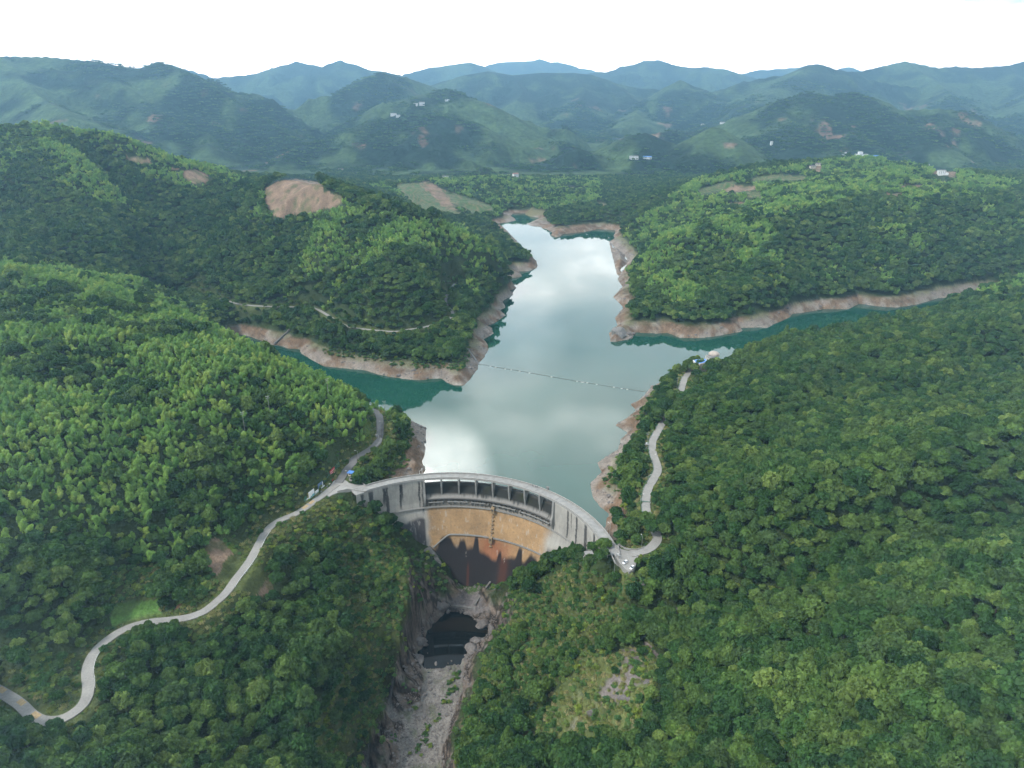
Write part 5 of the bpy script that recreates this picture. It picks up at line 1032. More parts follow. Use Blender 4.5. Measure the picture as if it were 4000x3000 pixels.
RK = [((380, 1455), (2.0, 1.5, 1.6), 'pale pointed rock standing in the black pool near its gravel end', M_ROCK, -64.3), ((602, 1408), (1.1, .8, 1.0), 'small pale rock in the pool, closest to the open water', M_ROCK, -64.3), ((556, 1447), (.8, .7, 1.1), 'small upright rock in the pool beside the gravel edge', M_ROCK, -64.3), ((640, 1478), (1.6, 1.2, 1.4), 'pale pinkish rock at the gravel edge of the pool', M_ROCK, -64.3), ((258, 1300), (1.0, .6, .8), 'small rock at the shaded side of the pool below the cliff', M_ROCK, -64.4),
      ((350, 730), (7, 4.5, 3.0), 'long pale slab leaning at the upper rim of the pool', M_ROCK, -62.6), ((275, 800), (4.6, 3.0, 2.4), 'rust streaked slab at the upper rim of the pool', M_RUST, -62.6), ((480, 600), (8, 7, 5.0), 'large grey sloping rock face between the apron and the cliff', M_ROCK, -60.5), ((130, 1150), (5.5, 6.5, 3.6), 'pale blocky rock beside the pool under the cliff', M_ROCK, -62.8), ((232, 1175), (2.0, 3.2, 2.4), 'narrow pale rock standing at the pool edge', M_ROCK, -63.8), ((130, 1010), (5, 3.5, 2.6), 'flat pale rock below the dark cliff foot', M_ROCK, -61.5),
      ((60, 1400), (8, 7, 3.4), 'broad pinkish rock shelf at the lower corner of the pool', M_ROCK, -63.2), ((1060, 860), (6.5, 5.5, 3.2), 'big rounded rock bulging into the pool', M_ROCK, -63), ((1130, 730), (9, 4.5, 2.8), 'layered rock ledge above the pool', M_ROCK, -61.6), ((1230, 690), (7, 3.4, 2.6), 'brown layered rock ledge beside the pool inlet', M_RUST, -60.6), ((960, 1110), (9, 4, 3.0), 'flat topped grey rock ledge jutting over the pool', M_ROCK, -62.6), ((1170, 960), (3.2, 6.5, 4.2), 'upright streaked rock beside the ledge', M_ROCK, -60.8), ((900, 1270), (6.5, 6.5, 5.5), 'dark reddish rock mass below the flat ledge', M_ROCK, -62.5), ((880, 1420), (5.5, 5.5, 3.2), 'rubble heap at the gravel corner of the pool', M_ROCK, -63.6),
      ((1390, 560), (8, 6, 2.6), 'grey rounded rock pavement near the dam foot', M_ROCK, -57.5), ((1330, 500), (6, 5, 3), 'dark rock knob beside the mossy apron', M_ROCK, -57.5), ((560, 690), (3, 2, 1.6), 'small pale block at the corner of the weir wall', M_ROCK, -62), ((740, 700), (2.6, 1.6, 1.4), 'pale block below the weir wall', M_ROCK, -63.4), ((860, 715), (4.2, 1.8, 1.4), 'pale ledge stones under the weir wall end', M_ROCK, -63.2)]
for i, (p, s, lab, m, z) in enumerate(RK): rock('boulder', atz('P', p, z), s, lab, m, 50+i, rnd.uniform(0, 3), 'boulders round the plunge pool')
def crag(v, p, s, label, seed, rz=0.0, m=None, sink=.5):
    q = hit(v, p); rock('crag', (q[0], q[1], q[2]-s[2]*sink+.3), s, label, m or M_ROCK, seed, rz, cat='crag')
crag('L', (60, 480), (7, 9, 9), 'bare grey cliff patch among trees below the parked cars', 91, .4); crag('R', (860, 1480), (5, 5, 6), 'shaded grey outcrop hung with shrubs under the trees', 93)
crag('E', (1720, 1360), (9, 7, 6), 'dark mossy outcrop on the grassy slope near the bottom', 94, .3); crag('E', (1180, 1420), (4, 7, 7), 'steep brown rock between yellow green bushes', 95, .2); crag('E', (2080, 1140), (3.2, 2.6, 2.2), 'pale rock lying in the grass of the right slope', 96); crag('E', (1950, 1250), (6, 3, 2.4), 'brown bare ledge across the grassy slope', 97)
crag('C', (262, 488), (13, 12, 10), 'dark jagged rock at the tip of the brown point', 98, .5, M_DCON, .35)
crag('F', (925, 815), (2.5, 5, 2.6), 'brown stone face of the road cutting beside the meadow', 99, .3, M_RUST)
print('props %.1fs' % (time.time()-T0))
# ------------------------------------------------------------------ plants
def cards(C, Nrm, su, sv, r, fold=.0):
    """leaf sprays: one quad per centre, facing roughly along Nrm"""
    n = len(C); a = r.normal(size=(n, 3)); u = np.cross(Nrm, a); u /= np.linalg.norm(u, axis=1)[:, None]+1e-9; v = np.cross(Nrm, u)
    su = su[:, None]; sv = sv[:, None]
    V = np.stack([C-u*su-v*sv*.6, C+u*su*.7-v*sv, C+u*su+v*sv*.6, C-u*su*.7+v*sv], 1)
    return V.reshape(-1, 3)
def crown_points(r, n, lobes, R, zc, flat, under=-.35):
    """sprays spread over a crown of rounded boughs, denser on the outside"""
    L = []
    for k in range(lobes):
        f = (k+.5)/lobes; ph = k*2.399963+r.uniform(0, .6); el = np.arcsin(np.clip(under+(1-under)*f, -1, 1)); q = R*r.uniform(.55, .80)
        L.append((np.cos(ph)*np.cos(el)*q, np.sin(ph)*np.cos(el)*q, zc+np.sin(el)*q*flat, R*r.uniform(.26, .44)))
    L.append((0, 0, zc+.1*R, R*.5)); L = np.array(L); wgt = L[:, 3]**2; idx = r.choice(len(L), n, p=wgt/wgt.sum())
    d = r.normal(size=(n, 3)); d /= np.linalg.norm(d, axis=1)[:, None]; d[:, 2] = np.abs(d[:, 2])*.9 - .25*(r.random(n) < .35); d /= np.linalg.norm(d, axis=1)[:, None]
    rad = L[idx, 3]*r.uniform(.72, 1.08, n); C = L[idx, :3]+d*rad[:, None]*np.array([1, 1, flat])
    tone = (.66+.62*r.random(len(L)))[idx]*(.8+.4*r.random(n))
    return C, d, tone
def finish(name, V, tone, m, link=False, extra=None):
    n = len(V)//4; F_ = np.arange(4*n).reshape(-1, 4); t = np.repeat(tone, 4); cols = np.stack([t*(1+.06*(t-1)), t, t*.95], 1)
    me_o = npmesh(name, V, F_, m, cols, False, None, link, 'Tone'); return me_o
def broadleaf(seed, n, size, flat=.72, lobes=20, name='crown', m=None):
    r = np.random.default_rng(seed); C, d, tone = crown_points(r, n, lobes, 4.0, 6.0, flat)
    nm = d*.75+r.normal(size=(n, 3))*.45; nm /= np.linalg.norm(nm, axis=1)[:, None]
    s = size*r.uniform(.6, 1.25, n); return finish(name, cards(C, nm, s, s*.8, r), tone, m or M_LEAF)
def conifer_like(seed, n, size):
    r = np.random.default_rng(seed); h = r.random(n)**.8; ph = r.uniform(0, 6.28, n); rad = (1-h)*3.0*r.uniform(.6, 1.1, n)+.3
    lay = np.floor(h*7)/7; rad *= .8+.35*np.abs(np.sin(h*22)); C = np.stack([np.cos(ph)*rad, np.sin(ph)*rad, 2+h*8.5], 1); d = np.stack([np.cos(ph), np.sin(ph), np.full(n, .6)], 1); d /= np.linalg.norm(d, axis=1)[:, None]
    nm = d*.7+r.normal(size=(n, 3))*.4; nm /= np.linalg.norm(nm, axis=1)[:, None]; s = size*r.uniform(.6, 1.2, n); return finish('crown', cards(C, nm, s, s*.8, r), .75+.4*r.random(n), M_LEAF)
def bamboo(seed, n, size, plumes=4):
    r = np.random.default_rng(seed); Cs = []; Ns = []; Ts = []
    for k in range(plumes):
        ph = r.uniform(0, 6.28); q = r.uniform(.5, 3.6); bx, by = np.cos(ph)*q, np.sin(ph)*q; H_ = r.uniform(5.5, 10.5); lean = r.uniform(.8, 3.4); la = ph+r.uniform(-.8, .8); m_ = n//plumes
        h = r.random(m_)**.65; z = H_*(.30+.70*h); off = lean*h**2.2; w = (1.65*np.sin(np.pi*np.clip(h*.64+.20, 0, 1))**.7)*r.random(m_)**.4; a = r.uniform(0, 6.28, m_)
        C = np.stack([bx+np.cos(la)*off+np.cos(a)*w, by+np.sin(la)*off+np.sin(a)*w, z-.5*w-.5*h*w], 1); d = np.stack([np.cos(a)*.7+np.cos(la)*.2, np.sin(a)*.7+np.sin(la)*.2, np.full(m_, .85)], 1)
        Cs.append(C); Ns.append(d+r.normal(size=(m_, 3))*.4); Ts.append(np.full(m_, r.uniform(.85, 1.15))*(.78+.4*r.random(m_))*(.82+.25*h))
    C = np.concatenate(Cs); d = np.concatenate(Ns); d /= np.linalg.norm(d, axis=1)[:, None]; s = size*r.uniform(.6, 1.2, len(C)); return finish('crown', cards(C, d, s*1.25, s*.55, r), np.concatenate(Ts), M_BAMB)
def shrub(seed, n, size, m=None, R=1.8):
    r = np.random.default_rng(seed); C, d, tone = crown_points(r, n, 7, R, .9, .75, -.2); nm = d*.6+r.normal(size=(n, 3))*.5; nm /= np.linalg.norm(nm, axis=1)[:, None]; s = size*r.uniform(.6, 1.2, n)
    return finish('shrub', cards(C, nm, s, s*.8, r), tone, m or M_SHRB)
def tuft(seed, n, size):
    r = np.random.default_rng(seed); a = r.uniform(0, 6.28, n); q = r.random(n)**.5*1.6; C = np.stack([np.cos(a)*q, np.sin(a)*q, r.uniform(.2, 1.3, n)], 1); nm = np.stack([np.cos(a), np.sin(a), np.full(n, .5)], 1)+r.normal(size=(n, 3))*.4; nm /= np.linalg.norm(nm, axis=1)[:, None]
    s = size*r.uniform(.6, 1.2, n); return finish('tuft', cards(C, nm, s*1.3, s*.35, r), .8+.4*r.random(n), M_GRAS)
def trunk_mesh(seed, h=5.5):
    rs = random.Random(seed); mb = MB(); mb.tube([(0, 0, -1.2), (.1, .05, 1.5), (.05, -.1, 3.6), (.2, .1, h+.8)], .32, 7, .1)
    for k in range(4):
        a = k*1.57+rs.uniform(-.4, .4); mb.tube([(.05, 0, 2.6+.4*k), (math.cos(a)*1.1, math.sin(a)*1.1, 4.1+.3*k), (math.cos(a)*2.2, math.sin(a)*2.2, 5.6+.25*k)], .14, 5, .05)
    return mb
def culm_mesh(seed):
    rs = random.Random(seed); mb = MB()
    for k in range(5): a = rs.uniform(0, 6.28); q = rs.uniform(.2, 1.5); mb.tube([(math.cos(a)*q, math.sin(a)*q, -1), (math.cos(a)*q*1.05, math.sin(a)*q*1.05, 4), (math.cos(a)*q*1.3, math.sin(a)*q*1.3, 8)], .07, 5, .03)
    return mb
SRC = {}
def library(key, objs): SRC[key] = objs
library('tree', [broadleaf(100+i, 1500, .46, fl, lb) for i, (fl, lb) in enumerate([(.72, 20), (.6, 16), (.9, 22), (.72, 26), (.65, 13), (.82, 18), (1.05, 20), (.55, 24)])] + [conifer_like(190, 1200, .42)] + [broadleaf(170+i, 1500, .44, fl, lb, m=M_LEAF2) for i, (fl, lb) in enumerate([(.85, 12), (.6, 26), (1.1, 16), (.72, 9)])])
library('tree_far', [broadleaf(140+i, 420, .85, fl, lb) for i, (fl, lb) in enumerate([(.72, 12), (.6, 10), (.9, 14), (.8, 9)])] + [conifer_like(191, 320, .75)] + [broadleaf(180+i, 420, .85, fl, lb, m=M_LEAF2) for i, (fl, lb) in enumerate([(.8, 10), (.6, 13)])])
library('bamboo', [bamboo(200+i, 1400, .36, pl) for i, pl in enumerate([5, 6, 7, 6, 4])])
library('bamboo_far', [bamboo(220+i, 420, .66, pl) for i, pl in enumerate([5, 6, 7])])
library('shrub', [shrub(240+i, 420, .26) for i in range(5)])
library('tuft', [tuft(260+i, 150, .34) for i in range(3)])
# wood patches for the distant ranges: several crowns in one patch
def patch_wood(seed, n=150):
    r = np.random.default_rng(seed); V = []; T = []
    for k in range(9):
        x, y = r.uniform(-13, 13, 2); s = r.uniform(.8, 1.35); C, d, tone = crown_points(r, n//6, 6, 4.0, 4.2, .8); nm = d*.8+r.normal(size=C.shape)*.35; nm /= np.linalg.norm(nm, axis=1)[:, None]
        V.append(cards(C*s+np.array([x, y, 0]), nm, np.full(len(C), 1.5*s), np.full(len(C), 1.2*s), r)); T.append(tone*r.uniform(.75, 1.2))
    return finish('patch', np.concatenate(V), np.concatenate(T), M_LEAF)
library('patch', [patch_wood(300+i) for i in range(4)])
TRUNKS = [trunk_mesh(i) for i in range(3)]
# ---------------- where they stand
def frust(x, y, z, mu=260, mv=260): u, v, d = project(x, y, z); return (u > -mu) & (u < 4000+mu) & (v > -200) & (v < 3000+mv), u, v, d
def jitter(y0, y1, s, k=.95):
    w = .80*y1+60; nx = int(2*w/s); ny = int((y1-y0)/s); i, j = np.meshgrid(np.arange(nx), np.arange(ny)); x = (-w+(i+.5)*s+(j % 2)*s*.5).ravel(); y = (y0+(j+.5)*s).ravel()
    m = np.abs(x) < .80*y+70; x, y = x[m], y[m]; return x+rng.uniform(-.5, .5, len(x))*s*k, y+rng.uniform(-.5, .5, len(x))*s*k
GR = bil
def site_filter(x, y):
    z = HT(x, y); ok, u, v, d = frust(x, y, z)
    x, y, z, u, v = x[ok], y[ok], z[ok], u[ok], v[ok]
    ds = bil(DSG, x, y); dr = bil(np.where(DRD > 15, 16, DRD), x, y); e = 2.5; sl = np.hypot(HT(x+e, y)-z, HT(x, y+e)-z)/e
    dz_ = np.hypot(x-DC[0], y-DC[1]); th = np.degrees(np.arctan2(x-DC[0], y-DC[1]))
    f2 = fbm(x/40, y/40, 102, 3)
    u2, v2, _ = project(x, y, z+7); u3, v3, _ = project(x, y, z+4)
    bare = inz(Z_BARE, u, v) | inz(Z_TEA, u, v) | inz(Z_GRASS, u, v) | inz(Z_BARE, u2, v2) | inz(Z_TEA, u2, v2) | inz(Z_GRASS, u2, v2) | ((y < 700) & (inz(Z_BARE, u3, v3) | (inz(Z_SPARSE, u3, v3) & (fbm(x/9, y/9, 77, 2) > .34))))
    isle = inz(Z_ISLE, u, v)
    treeline = 10.6+(f2-.5)*5-3*sstep(1450, 1700, y)
    bank = (ds < 59) & (z < treeline) & (z > -6) & (dz_ > 108) & ~isle
    wet = (ds < 1.5) & ((dz_ > 108))
    flats = (z < 13) & (y > 1690) & (f2 > .47) & ~isle
    ondam = (dz_ < 114.5) & (th > -40) & (th < 90) & (dz_ > face_r(z)-2.5)
    gc = inz(Z_GORGE, u, v); gorgefloor = (y < 470) & (z < -52) & gc; cliff = (y < 470) & (z < -8) & gc & (sl > .8)
    global ONDAM0
    ONDAM0 = ondam.copy()
    for v_, pp in (('Q', [(280, 1290), (430, 1180), (540, 1040), (700, 900), (760, 840), (880, 660), (1020, 500), (150, 1370), (560, 1010), (820, 760), (950, 560), (1010, 1130), (1120, 1120), (1230, 1110), (1340, 1110), (1450, 1130), (1150, 1180), (1300, 1180), (1500, 1180), (1050, 1190), (1400, 1240), (1600, 1250)]),):
        for p_ in pp:
            q_ = atz(v_, p_, 19.3); ondam |= (np.hypot(x-q_[0], y-q_[1]) < 6.5)
    padm = inside(PADL, x, y) | inside(PADR, x, y)
    bld = np.zeros(len(x), bool)
    for o in sc.objects:
        if o.get('category') in ('building', 'hut', 'booth') and o.parent is None: bld |= np.hypot(x-o.location.x, y-o.location.y) < (6 if o.get('category') != 'building' else 9+.0035*abs(o.location.y) if o.location.y > 900 else 8.5)
        if o.get('category') == 'building' and o.parent is None and o.location.y <= 900:
            fr = y/max(o.location.y, 1); bld |= (np.abs(x-o.location.x*fr) < 9) & (y < o.location.y+5) & (y > o.location.y-24)
        if o.get('category') == 'building' and o.parent is None and o.location.y > 900:
            fr = y/max(o.location.y, 1); bld |= (np.abs(x-o.location.x*fr) < 14) & (y < o.location.y+5) & (y > o.location.y-(45+.02*o.location.y))
    # keep the sight line open in front of far buildings
    return x, y, z, u, v, ds, dr, sl, f2, bare, isle, bank, wet, flats, ondam, gorgefloor, cliff, padm, bld
sets = {k: [] for k in SRC}
NK = {'tree': 9, 'tree_far': 5}
def kinds(key, x, y):
    n = len(x)
    if key not in NK: return rng.integers(0, len(SRC[key]), n)
    k0 = NK[key]; a_ = rng.integers(0, k0, n); con = (a_ == k0-1) & (rng.random(n) < .6); a_ = np.where(con, 0, a_); b_ = rng.integers(k0, len(SRC[key]), n); return np.where(fbm(x/33, y/33, 611, 3)*.6+rng.random(n)*.4 > .585, b_, a_)
def add(key, x, y, z, scl, sz=None):
    n = len(x)
    if n: sets[key].append(np.stack([x, y, z-.4, rng.uniform(0, 6.28, n), scl, scl if sz is None else sz, kinds(key, x, y)], 1))
def bprob(u, v, x, y):
    p = np.zeros(len(u))
    for pr, z in Z_BAMB: w = inside(z, u, v); p = np.where(w, np.maximum(p, pr), p)
    n = fbm(x/48, y/48, 501, 3); n2 = rng.random(len(u)); cv = np.clip(bil(CONV, x, y)/5, -1, 1); return (n*.50+n2*.42) < (p*.50+.14+cv*.24)*(p > 0)
for y0, y1, s in ((60, 420, 5.6), (420, 760, 5.4), (760, 1250, 6.2), (1250, 2350, 7.4)):
    x, y = jitter(y0, y1, s); x, y, z, u, v, ds, dr, sl, f2, bare, isle, bank, wet, flats, ondam, gf, cliff, padm, bld = site_filter(x, y)
    shrubz = inz(Z_SHRUB, u, v); sparse = inz(Z_SPARSE, u, v); ysh = inz(Z_YSHR, u, v)
    rdw = np.where(y < 760, 5.2, 4.0); hid = (x > 60) & (((y > 535) & (y < 590)) | (y > 655) | ((y > 372) & (y < 396) & (x > 96))); roadm = dr < np.where(hid, 3.4, rdw)
    dens = np.where(sparse | inz(Z_RIM, u, v), .05, np.where(ysh, .04, np.where(shrubz, sstep(.42, .54, fbm(x/17, y/17, 505, 3))*.85, 1.0)))
    patchy = sstep(.30, .36, fbm(x/30, y/30, 507, 3)); dens = dens*np.where(y < 760, .55+.45*patchy, 1)
    ok = ~(bare | bank | wet | flats | ondam | gf | cliff | padm | roadm | bld) & (rng.random(len(x)) < dens) & ~((dr < 7.5) & (y < 760) & ~hid & (rng.random(len(x)) < .75))
    bm = bprob(u, v, x, y) & ~shrubz & ~sparse
    near = y < 760; big = np.clip(fbm(x/26, y/26, 511, 2), .2, .8)
    sc_ = (.62+1.0*big*rng.uniform(.5, 1.3, len(x)))*np.where(y > 1250, .92, (s/5.0)**.75)
    lim = np.where(dr < 11, .62, 1.0)*np.where(shrubz | sparse, .62, 1.0); sc_ = sc_*lim
    m = ok & ~bm; add('tree' if y1 <= 800 else 'tree_far', x[m], y[m], z[m], sc_[m]*.98, sc_[m]*rng.uniform(.8, 1.2, m.sum()))
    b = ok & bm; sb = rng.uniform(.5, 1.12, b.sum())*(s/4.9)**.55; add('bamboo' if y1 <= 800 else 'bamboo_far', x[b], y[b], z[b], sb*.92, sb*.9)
# undergrowth and shrubs on the open slopes of the gorge, verges and treelines
x, y = jitter(60, 760, 2.5); x, y, z, u, v, ds, dr, sl, f2, bare, isle, bank, wet, flats, ondam, gf, cliff, padm, bld = site_filter(x, y)
shrubz = inz(Z_SHRUB, u, v); sparse = inz(Z_SPARSE, u, v); ysh = inz(Z_YSHR, u, v); grass = inz(Z_GRASS, u, v)
edge = (ds < 59) & (z > 7.5) & (z < 15) & (rng.random(len(x)) < .4); verge = (dr > 3.6) & (dr < 9.5)
base_ok = ~(wet | ONDAM0 | padm | bld | grass | inz(Z_BARE, u, v)) & (dr > 3.5)
m = base_ok & ((shrubz & (rng.random(len(x)) < .72)) | (sparse & (rng.random(len(x)) < .16*sstep(.4, .55, fbm(x/12, y/12, 531, 2)))) | (rng.random(len(x)) < .22) | (inz(Z_RIM, u, v) & ~cliff & (rng.random(len(x)) < .6)) | (ysh & (rng.random(len(x)) < .85)) | edge | (verge & (rng.random(len(x)) < .5)) | (cliff & ~gf & (rng.random(len(x)) < .22*sstep(.45, .6, f2)))) & ~gf & ~(bank & ~edge)
ss = rng.uniform(.5, 1.4, m.sum())*np.where(verge[m], .6, 1); add('shrub', x[m], y[m], z[m]+.2, ss)
m2 = base_ok & ~gf & ~cliff & ~bank & ((shrubz & (rng.random(len(x)) < .5)) | (sparse & (rng.random(len(x)) < .55)) | (verge & (rng.random(len(x)) < .4))); add('tuft', x[m2], y[m2], z[m2]+.3, rng.uniform(.6, 1.25, m2.sum()))
# green bushes growing in the gravel bed and on the apron
gx, gy = [], []
for v_, pts in (('E', [(700, 1100), (690, 1130), (660, 1160), (650, 1200), (680, 1190), (710, 1080), (640, 1220), (490, 1480), (470, 1510), (500, 1450), (480, 1540), (430, 1580), (520, 1580), (410, 1620), (450, 1640), (330, 1170+80), (420, 1255), (580, 1390), (260, 1560), (360, 1310), (400, 1330), (240, 1620), (550, 1410), (620, 1280), (630, 1290), (980, 480), (1000, 470), (1010, 500), (960, 460), (720, 420), (850, 430), (900, 440), (1040, 460)]),):
    for p in pts: q = atz(v_, p, -65.5 if p[1] > 900 else -60.5); gx.append(q[0]); gy.append(q[1])
gx = np.array(gx); gy = np.array(gy); gx = np.concatenate([gx+rng.normal(0, 1.2, len(gx)) for k in range(3)]); gy = np.concatenate([gy+rng.normal(0, 1.2, len(gy)) for k in range(3)]); add('shrub', gx, gy, HT(gx, gy)+.2, rng.uniform(.35, .85, len(gx)))
# big rounded bushes against the right end of the dam, and trees along the lake side of the shore road
def hand(v, pts, key='tree'):
    for p in pts: q = hit(v, p[:2]); add(key, np.array([q[0]]), np.array([q[1]]), np.array([q[2]]), np.array([p[2]]))
def handz(v, pts, key='tree'):
    for p in pts: q = atz(v, p[:2], p[2]); g = ground(q[0], q[1]); add(key, np.array([q[0]]), np.array([q[1]]), np.array([g]), np.array([p[3]]))
handz('N', [(1800, 1470, 8, 1.15), (1760, 1420, 8, .8), (1850, 1400, 10, .8), (1230, 1500, -16, 1.05), (1320, 1440, -12, 1.0), (1120, 1540, -24, 1.1), (1400, 1520, -8, .9), (1290, 1590, -18, 1.0), (1050, 1590, -30, 1.0), (1180, 1620, -24, 1.1), (1400, 1610, -10, .9)])
handz('D', [(452, 318, 12, .55), (470, 352, 5, .6), (425, 330, 14, .5)])
handz('R', [(530, 500, 14, 1.1), (560, 600, 15, 1.2), (620, 680, 15, 1.15), (700, 700, 16, 1.2), (760, 740, 16, 1.1), (620, 760, 15, 1.0), (700, 800, 16, 1.0), (520, 420, 14, 1.0), (770, 200, 17, 1.0)])
# tall trees overhanging the hidden stretches of the shore road
for i in range(2, len(SR)-2, 2):
    X0, Y0 = SR[i][0], SR[i][1]
    if (542 < Y0 < 588) or (652 < Y0 < 700) or (370 < Y0 < 392 and X0 > 92):
        d = SR[i+1]-SR[i-1]; q = math.hypot(d[0], d[1]); nx_, ny_ = d[1]/q, -d[0]/q
        for sd in (-1, 1):
            o_ = sd*rnd.uniform(3.6, 5.4); xx, yy = X0+nx_*o_, Y0+ny_*o_; add('tree', np.array([xx]), np.array([yy]), np.array([ground(xx, yy)]), np.array([rnd.uniform(1.0, 1.3)]))
# distant ranges
for y0, y1, s in ((2300, 3400, 21), (3400, 5000, 27)):
    x, y = jitter(y0, y1, s); z = HT(x, y); ok, u, v, d = frust(x, y, z, 60, 0); x, y, z, u, v = x[ok], y[ok], z[ok], u[ok], v[ok]
    rg_ = ridged(x/260, y/260, 75, 3); f = fbm(x/330, y/330, 201, 4); f1 = fbm(x/60, y/60, 203, 3)
    m = (f*.75+rg_*.2+f1*.12 < .585+rng.normal(0, .02, len(x))) & ~(fbm(x/140, y/140, 207, 3) > .66) & (fbm(x/90, y/90, 541, 2) > .3); add('patch', x[m], y[m], z[m]-2.0, rng.uniform(.7, 1.1, m.sum())*(s/25))
for k in sets: sets[k] = np.concatenate(sets[k]) if sets[k] else np.zeros((0, 7))
# ---------------- the largest in view become things of their own, the rest one object per kind
def hidden_by(o, x, y, z, h):
    """True where the terrain blocks the view of the top"""
    n = len(x); bl = np.zeros(n, bool); zt = z+h
    for t in np.linspace(.25, .97, 60): bl |= HT(x*t, y*t)+3 > CAM_Z+(zt-CAM_Z)*t
    return bl
def depth_of(a): u, v, d = project(a[:, 0], a[:, 1], a[:, 2]+4*a[:, 4]); return u, v, d
def individuals(key, count, name, describe, cat, group, parts=None):
    a = sets[key]; u, v, d = depth_of(a); vis = (u > -20) & (u < 4020) & (v > 0) & (v < 3040); score = np.where(vis, a[:, 4]/d, 0); cand = np.argsort(-score)[:int(count*1.5)]
    cand = cand[~hidden_by(None, a[cand, 0], a[cand, 1], a[cand, 2], 6*a[cand, 4])][:count]
    for i in cand:
        r = a[i]; src = SRC[key][int(r[6])]
        if parts:
            t = bpy.data.objects.new(name, None); COL.objects.link(t); t.empty_display_size = 1; c = src.copy(); c.name = 'crown'; COL.objects.link(c); c.parent = t
            q = parts[int(r[6]) % len(parts)].copy(); COL.objects.link(q); q.parent = t
        else: t = src.copy(); t.name = name; COL.objects.link(t)
        t.location = r[:3]; t.rotation_euler[2] = r[3]; t.scale = (r[4], r[4], r[5]); lab, g = describe(u[i], v[i], int(r[6]), r[4]); tag(t, lab, cat, g)
    keep = np.ones(len(a), bool); keep[cand] = False; sets[key] = a[keep]
def tree_words(u, v, k, s):
    size = 'tall' if s > 1.12 else 'small' if s < .72 else 'mid sized'
    shape = ['rounded', 'flat topped', 'high domed', 'knobbly', 'loose crowned', 'rounded', 'tall crowned', 'spreading', 'pointed', 'open crowned', 'wide', 'tall rounded', 'few boughed'][k]
    where = 'on the dense slope right of the gorge' if u > 2350 and v > 2150 else 'on the wooded slope above the parked cars' if u > 2350 else 'between the pool and the grassy clearing' if u > 1650 else 'below the valley road beside the gorge' if u > 950 and v > 1900 else 'under the hairpin of the valley road' if v > 2350 else 'on the slope above the valley road'
    return '%s %s %s broadleaf tree %s' % (size, shape, 'olive green' if k > 8 else 'dark green', where), 'broadleaf trees '+where
tr_parts = [t.build('trunk', M_BARK) for t in TRUNKS]
individuals('tree', 300, 'broadleaf_tree', tree_words, 'tree', 'broadleaf', tr_parts)
cu_parts = [culm_mesh(i).build('stem', M_CULM) for i in range(2)]
individuals('bamboo', 300, 'bamboo_clump', lambda u, v, k, s: ('%s bright green bamboo clump, %s, on the hillside %s' % ('tall' if s > .8 else 'low', ['five plumes', 'six plumes', 'seven plumes', 'six leaning plumes', 'four plumes'][k], 'above the meadow' if u < 700 else 'above the billboards'), 'bamboo clumps on the slope above the road'), 'bamboo', '', cu_parts)
individuals('shrub', 300, 'shrub', lambda u, v, k, s: ('%s leafy shrub %s' % ('full' if s > .8 else 'small', 'on the rough slope beside the grassy clearing' if u > 1700 else 'on the gorge slope below the valley road' if u > 900 else 'on the verge near the road hairpin'), 'shrubs on the open gorge slopes'), 'shrub', '')
for o in tr_parts+cu_parts: bpy.data.objects.remove(o)
def scatter(name, key, a, label, trunk=None):
    c = bpy.data.collections.new(name+'_kinds')
    for i, o in enumerate(SRC[key]): o2 = o.copy(); o2.name = '%s_kind_%02d' % (key, i); c.objects.link(o2)
    me = bpy.data.meshes.new(name); n = len(a); me.vertices.add(n); me.vertices.foreach_set('co', a[:, :3].astype(np.float32).ravel())
    for nm, ty, col in (('rot', 'FLOAT', a[:, 3]), ('kind', 'INT', a[:, 6])): q = me.attributes.new(nm, ty, 'POINT'); q.data.foreach_set('value', col.astype(np.float32 if ty == 'FLOAT' else np.int32))
    q = me.attributes.new('scl', 'FLOAT_VECTOR', 'POINT'); q.data.foreach_set('vector', np.stack([a[:, 4], a[:, 4], a[:, 5]], 1).astype(np.float32).ravel())
    o = bpy.data.objects.new(name, me); COL.objects.link(o); tag(o, label, kind='stuff')
    g = bpy.data.node_groups.new(name, 'GeometryNodeTree'); g.interface.new_socket('Geometry', in_out='INPUT', socket_type='NodeSocketGeometry'); g.interface.new_socket('Geometry', in_out='OUTPUT', socket_type='NodeSocketGeometry')
    N_ = g.nodes; L_ = g.links; gi = N_.new('NodeGroupInput'); go = N_.new('NodeGroupOutput'); ci = N_.new('GeometryNodeCollectionInfo'); ci.inputs[0].default_value = c; ci.inputs['Separate Children'].default_value = True; ci.inputs['Reset Children'].default_value = True
    ip = N_.new('GeometryNodeInstanceOnPoints'); ip.inputs['Pick Instance'].default_value = True
    def attr(nm, ty): q = N_.new('GeometryNodeInputNamedAttribute'); q.data_type = ty; q.inputs[0].default_value = nm; return q.outputs[0]
    cx_ = N_.new('ShaderNodeCombineXYZ'); L_.new(attr('rot', 'FLOAT'), cx_.inputs[2])
    L_.new(gi.outputs[0], ip.inputs['Points']); L_.new(ci.outputs[0], ip.inputs['Instance']); L_.new(attr('kind', 'INT'), ip.inputs['Instance Index']); L_.new(cx_.outputs[0], ip.inputs['Rotation']); L_.new(attr('scl', 'FLOAT_VECTOR'), ip.inputs['Scale']); L_.new(ip.outputs[0], go.inputs[0])
    md = o.modifiers.new('scatter', 'NODES'); md.node_group = g
    return o
scatter('forest', 'tree', sets['tree'], 'dense broadleaf forest on the nearer slopes'); scatter('far_woods', 'tree_far', sets['tree_far'], 'broadleaf woods on the hills round the reservoir')
scatter('bamboo_forest', 'bamboo', sets['bamboo'], 'bright bamboo forest on the near left hill'); scatter('far_bamboo_woods', 'bamboo_far', sets['bamboo_far'], 'bamboo groves on the hills round the reservoir')
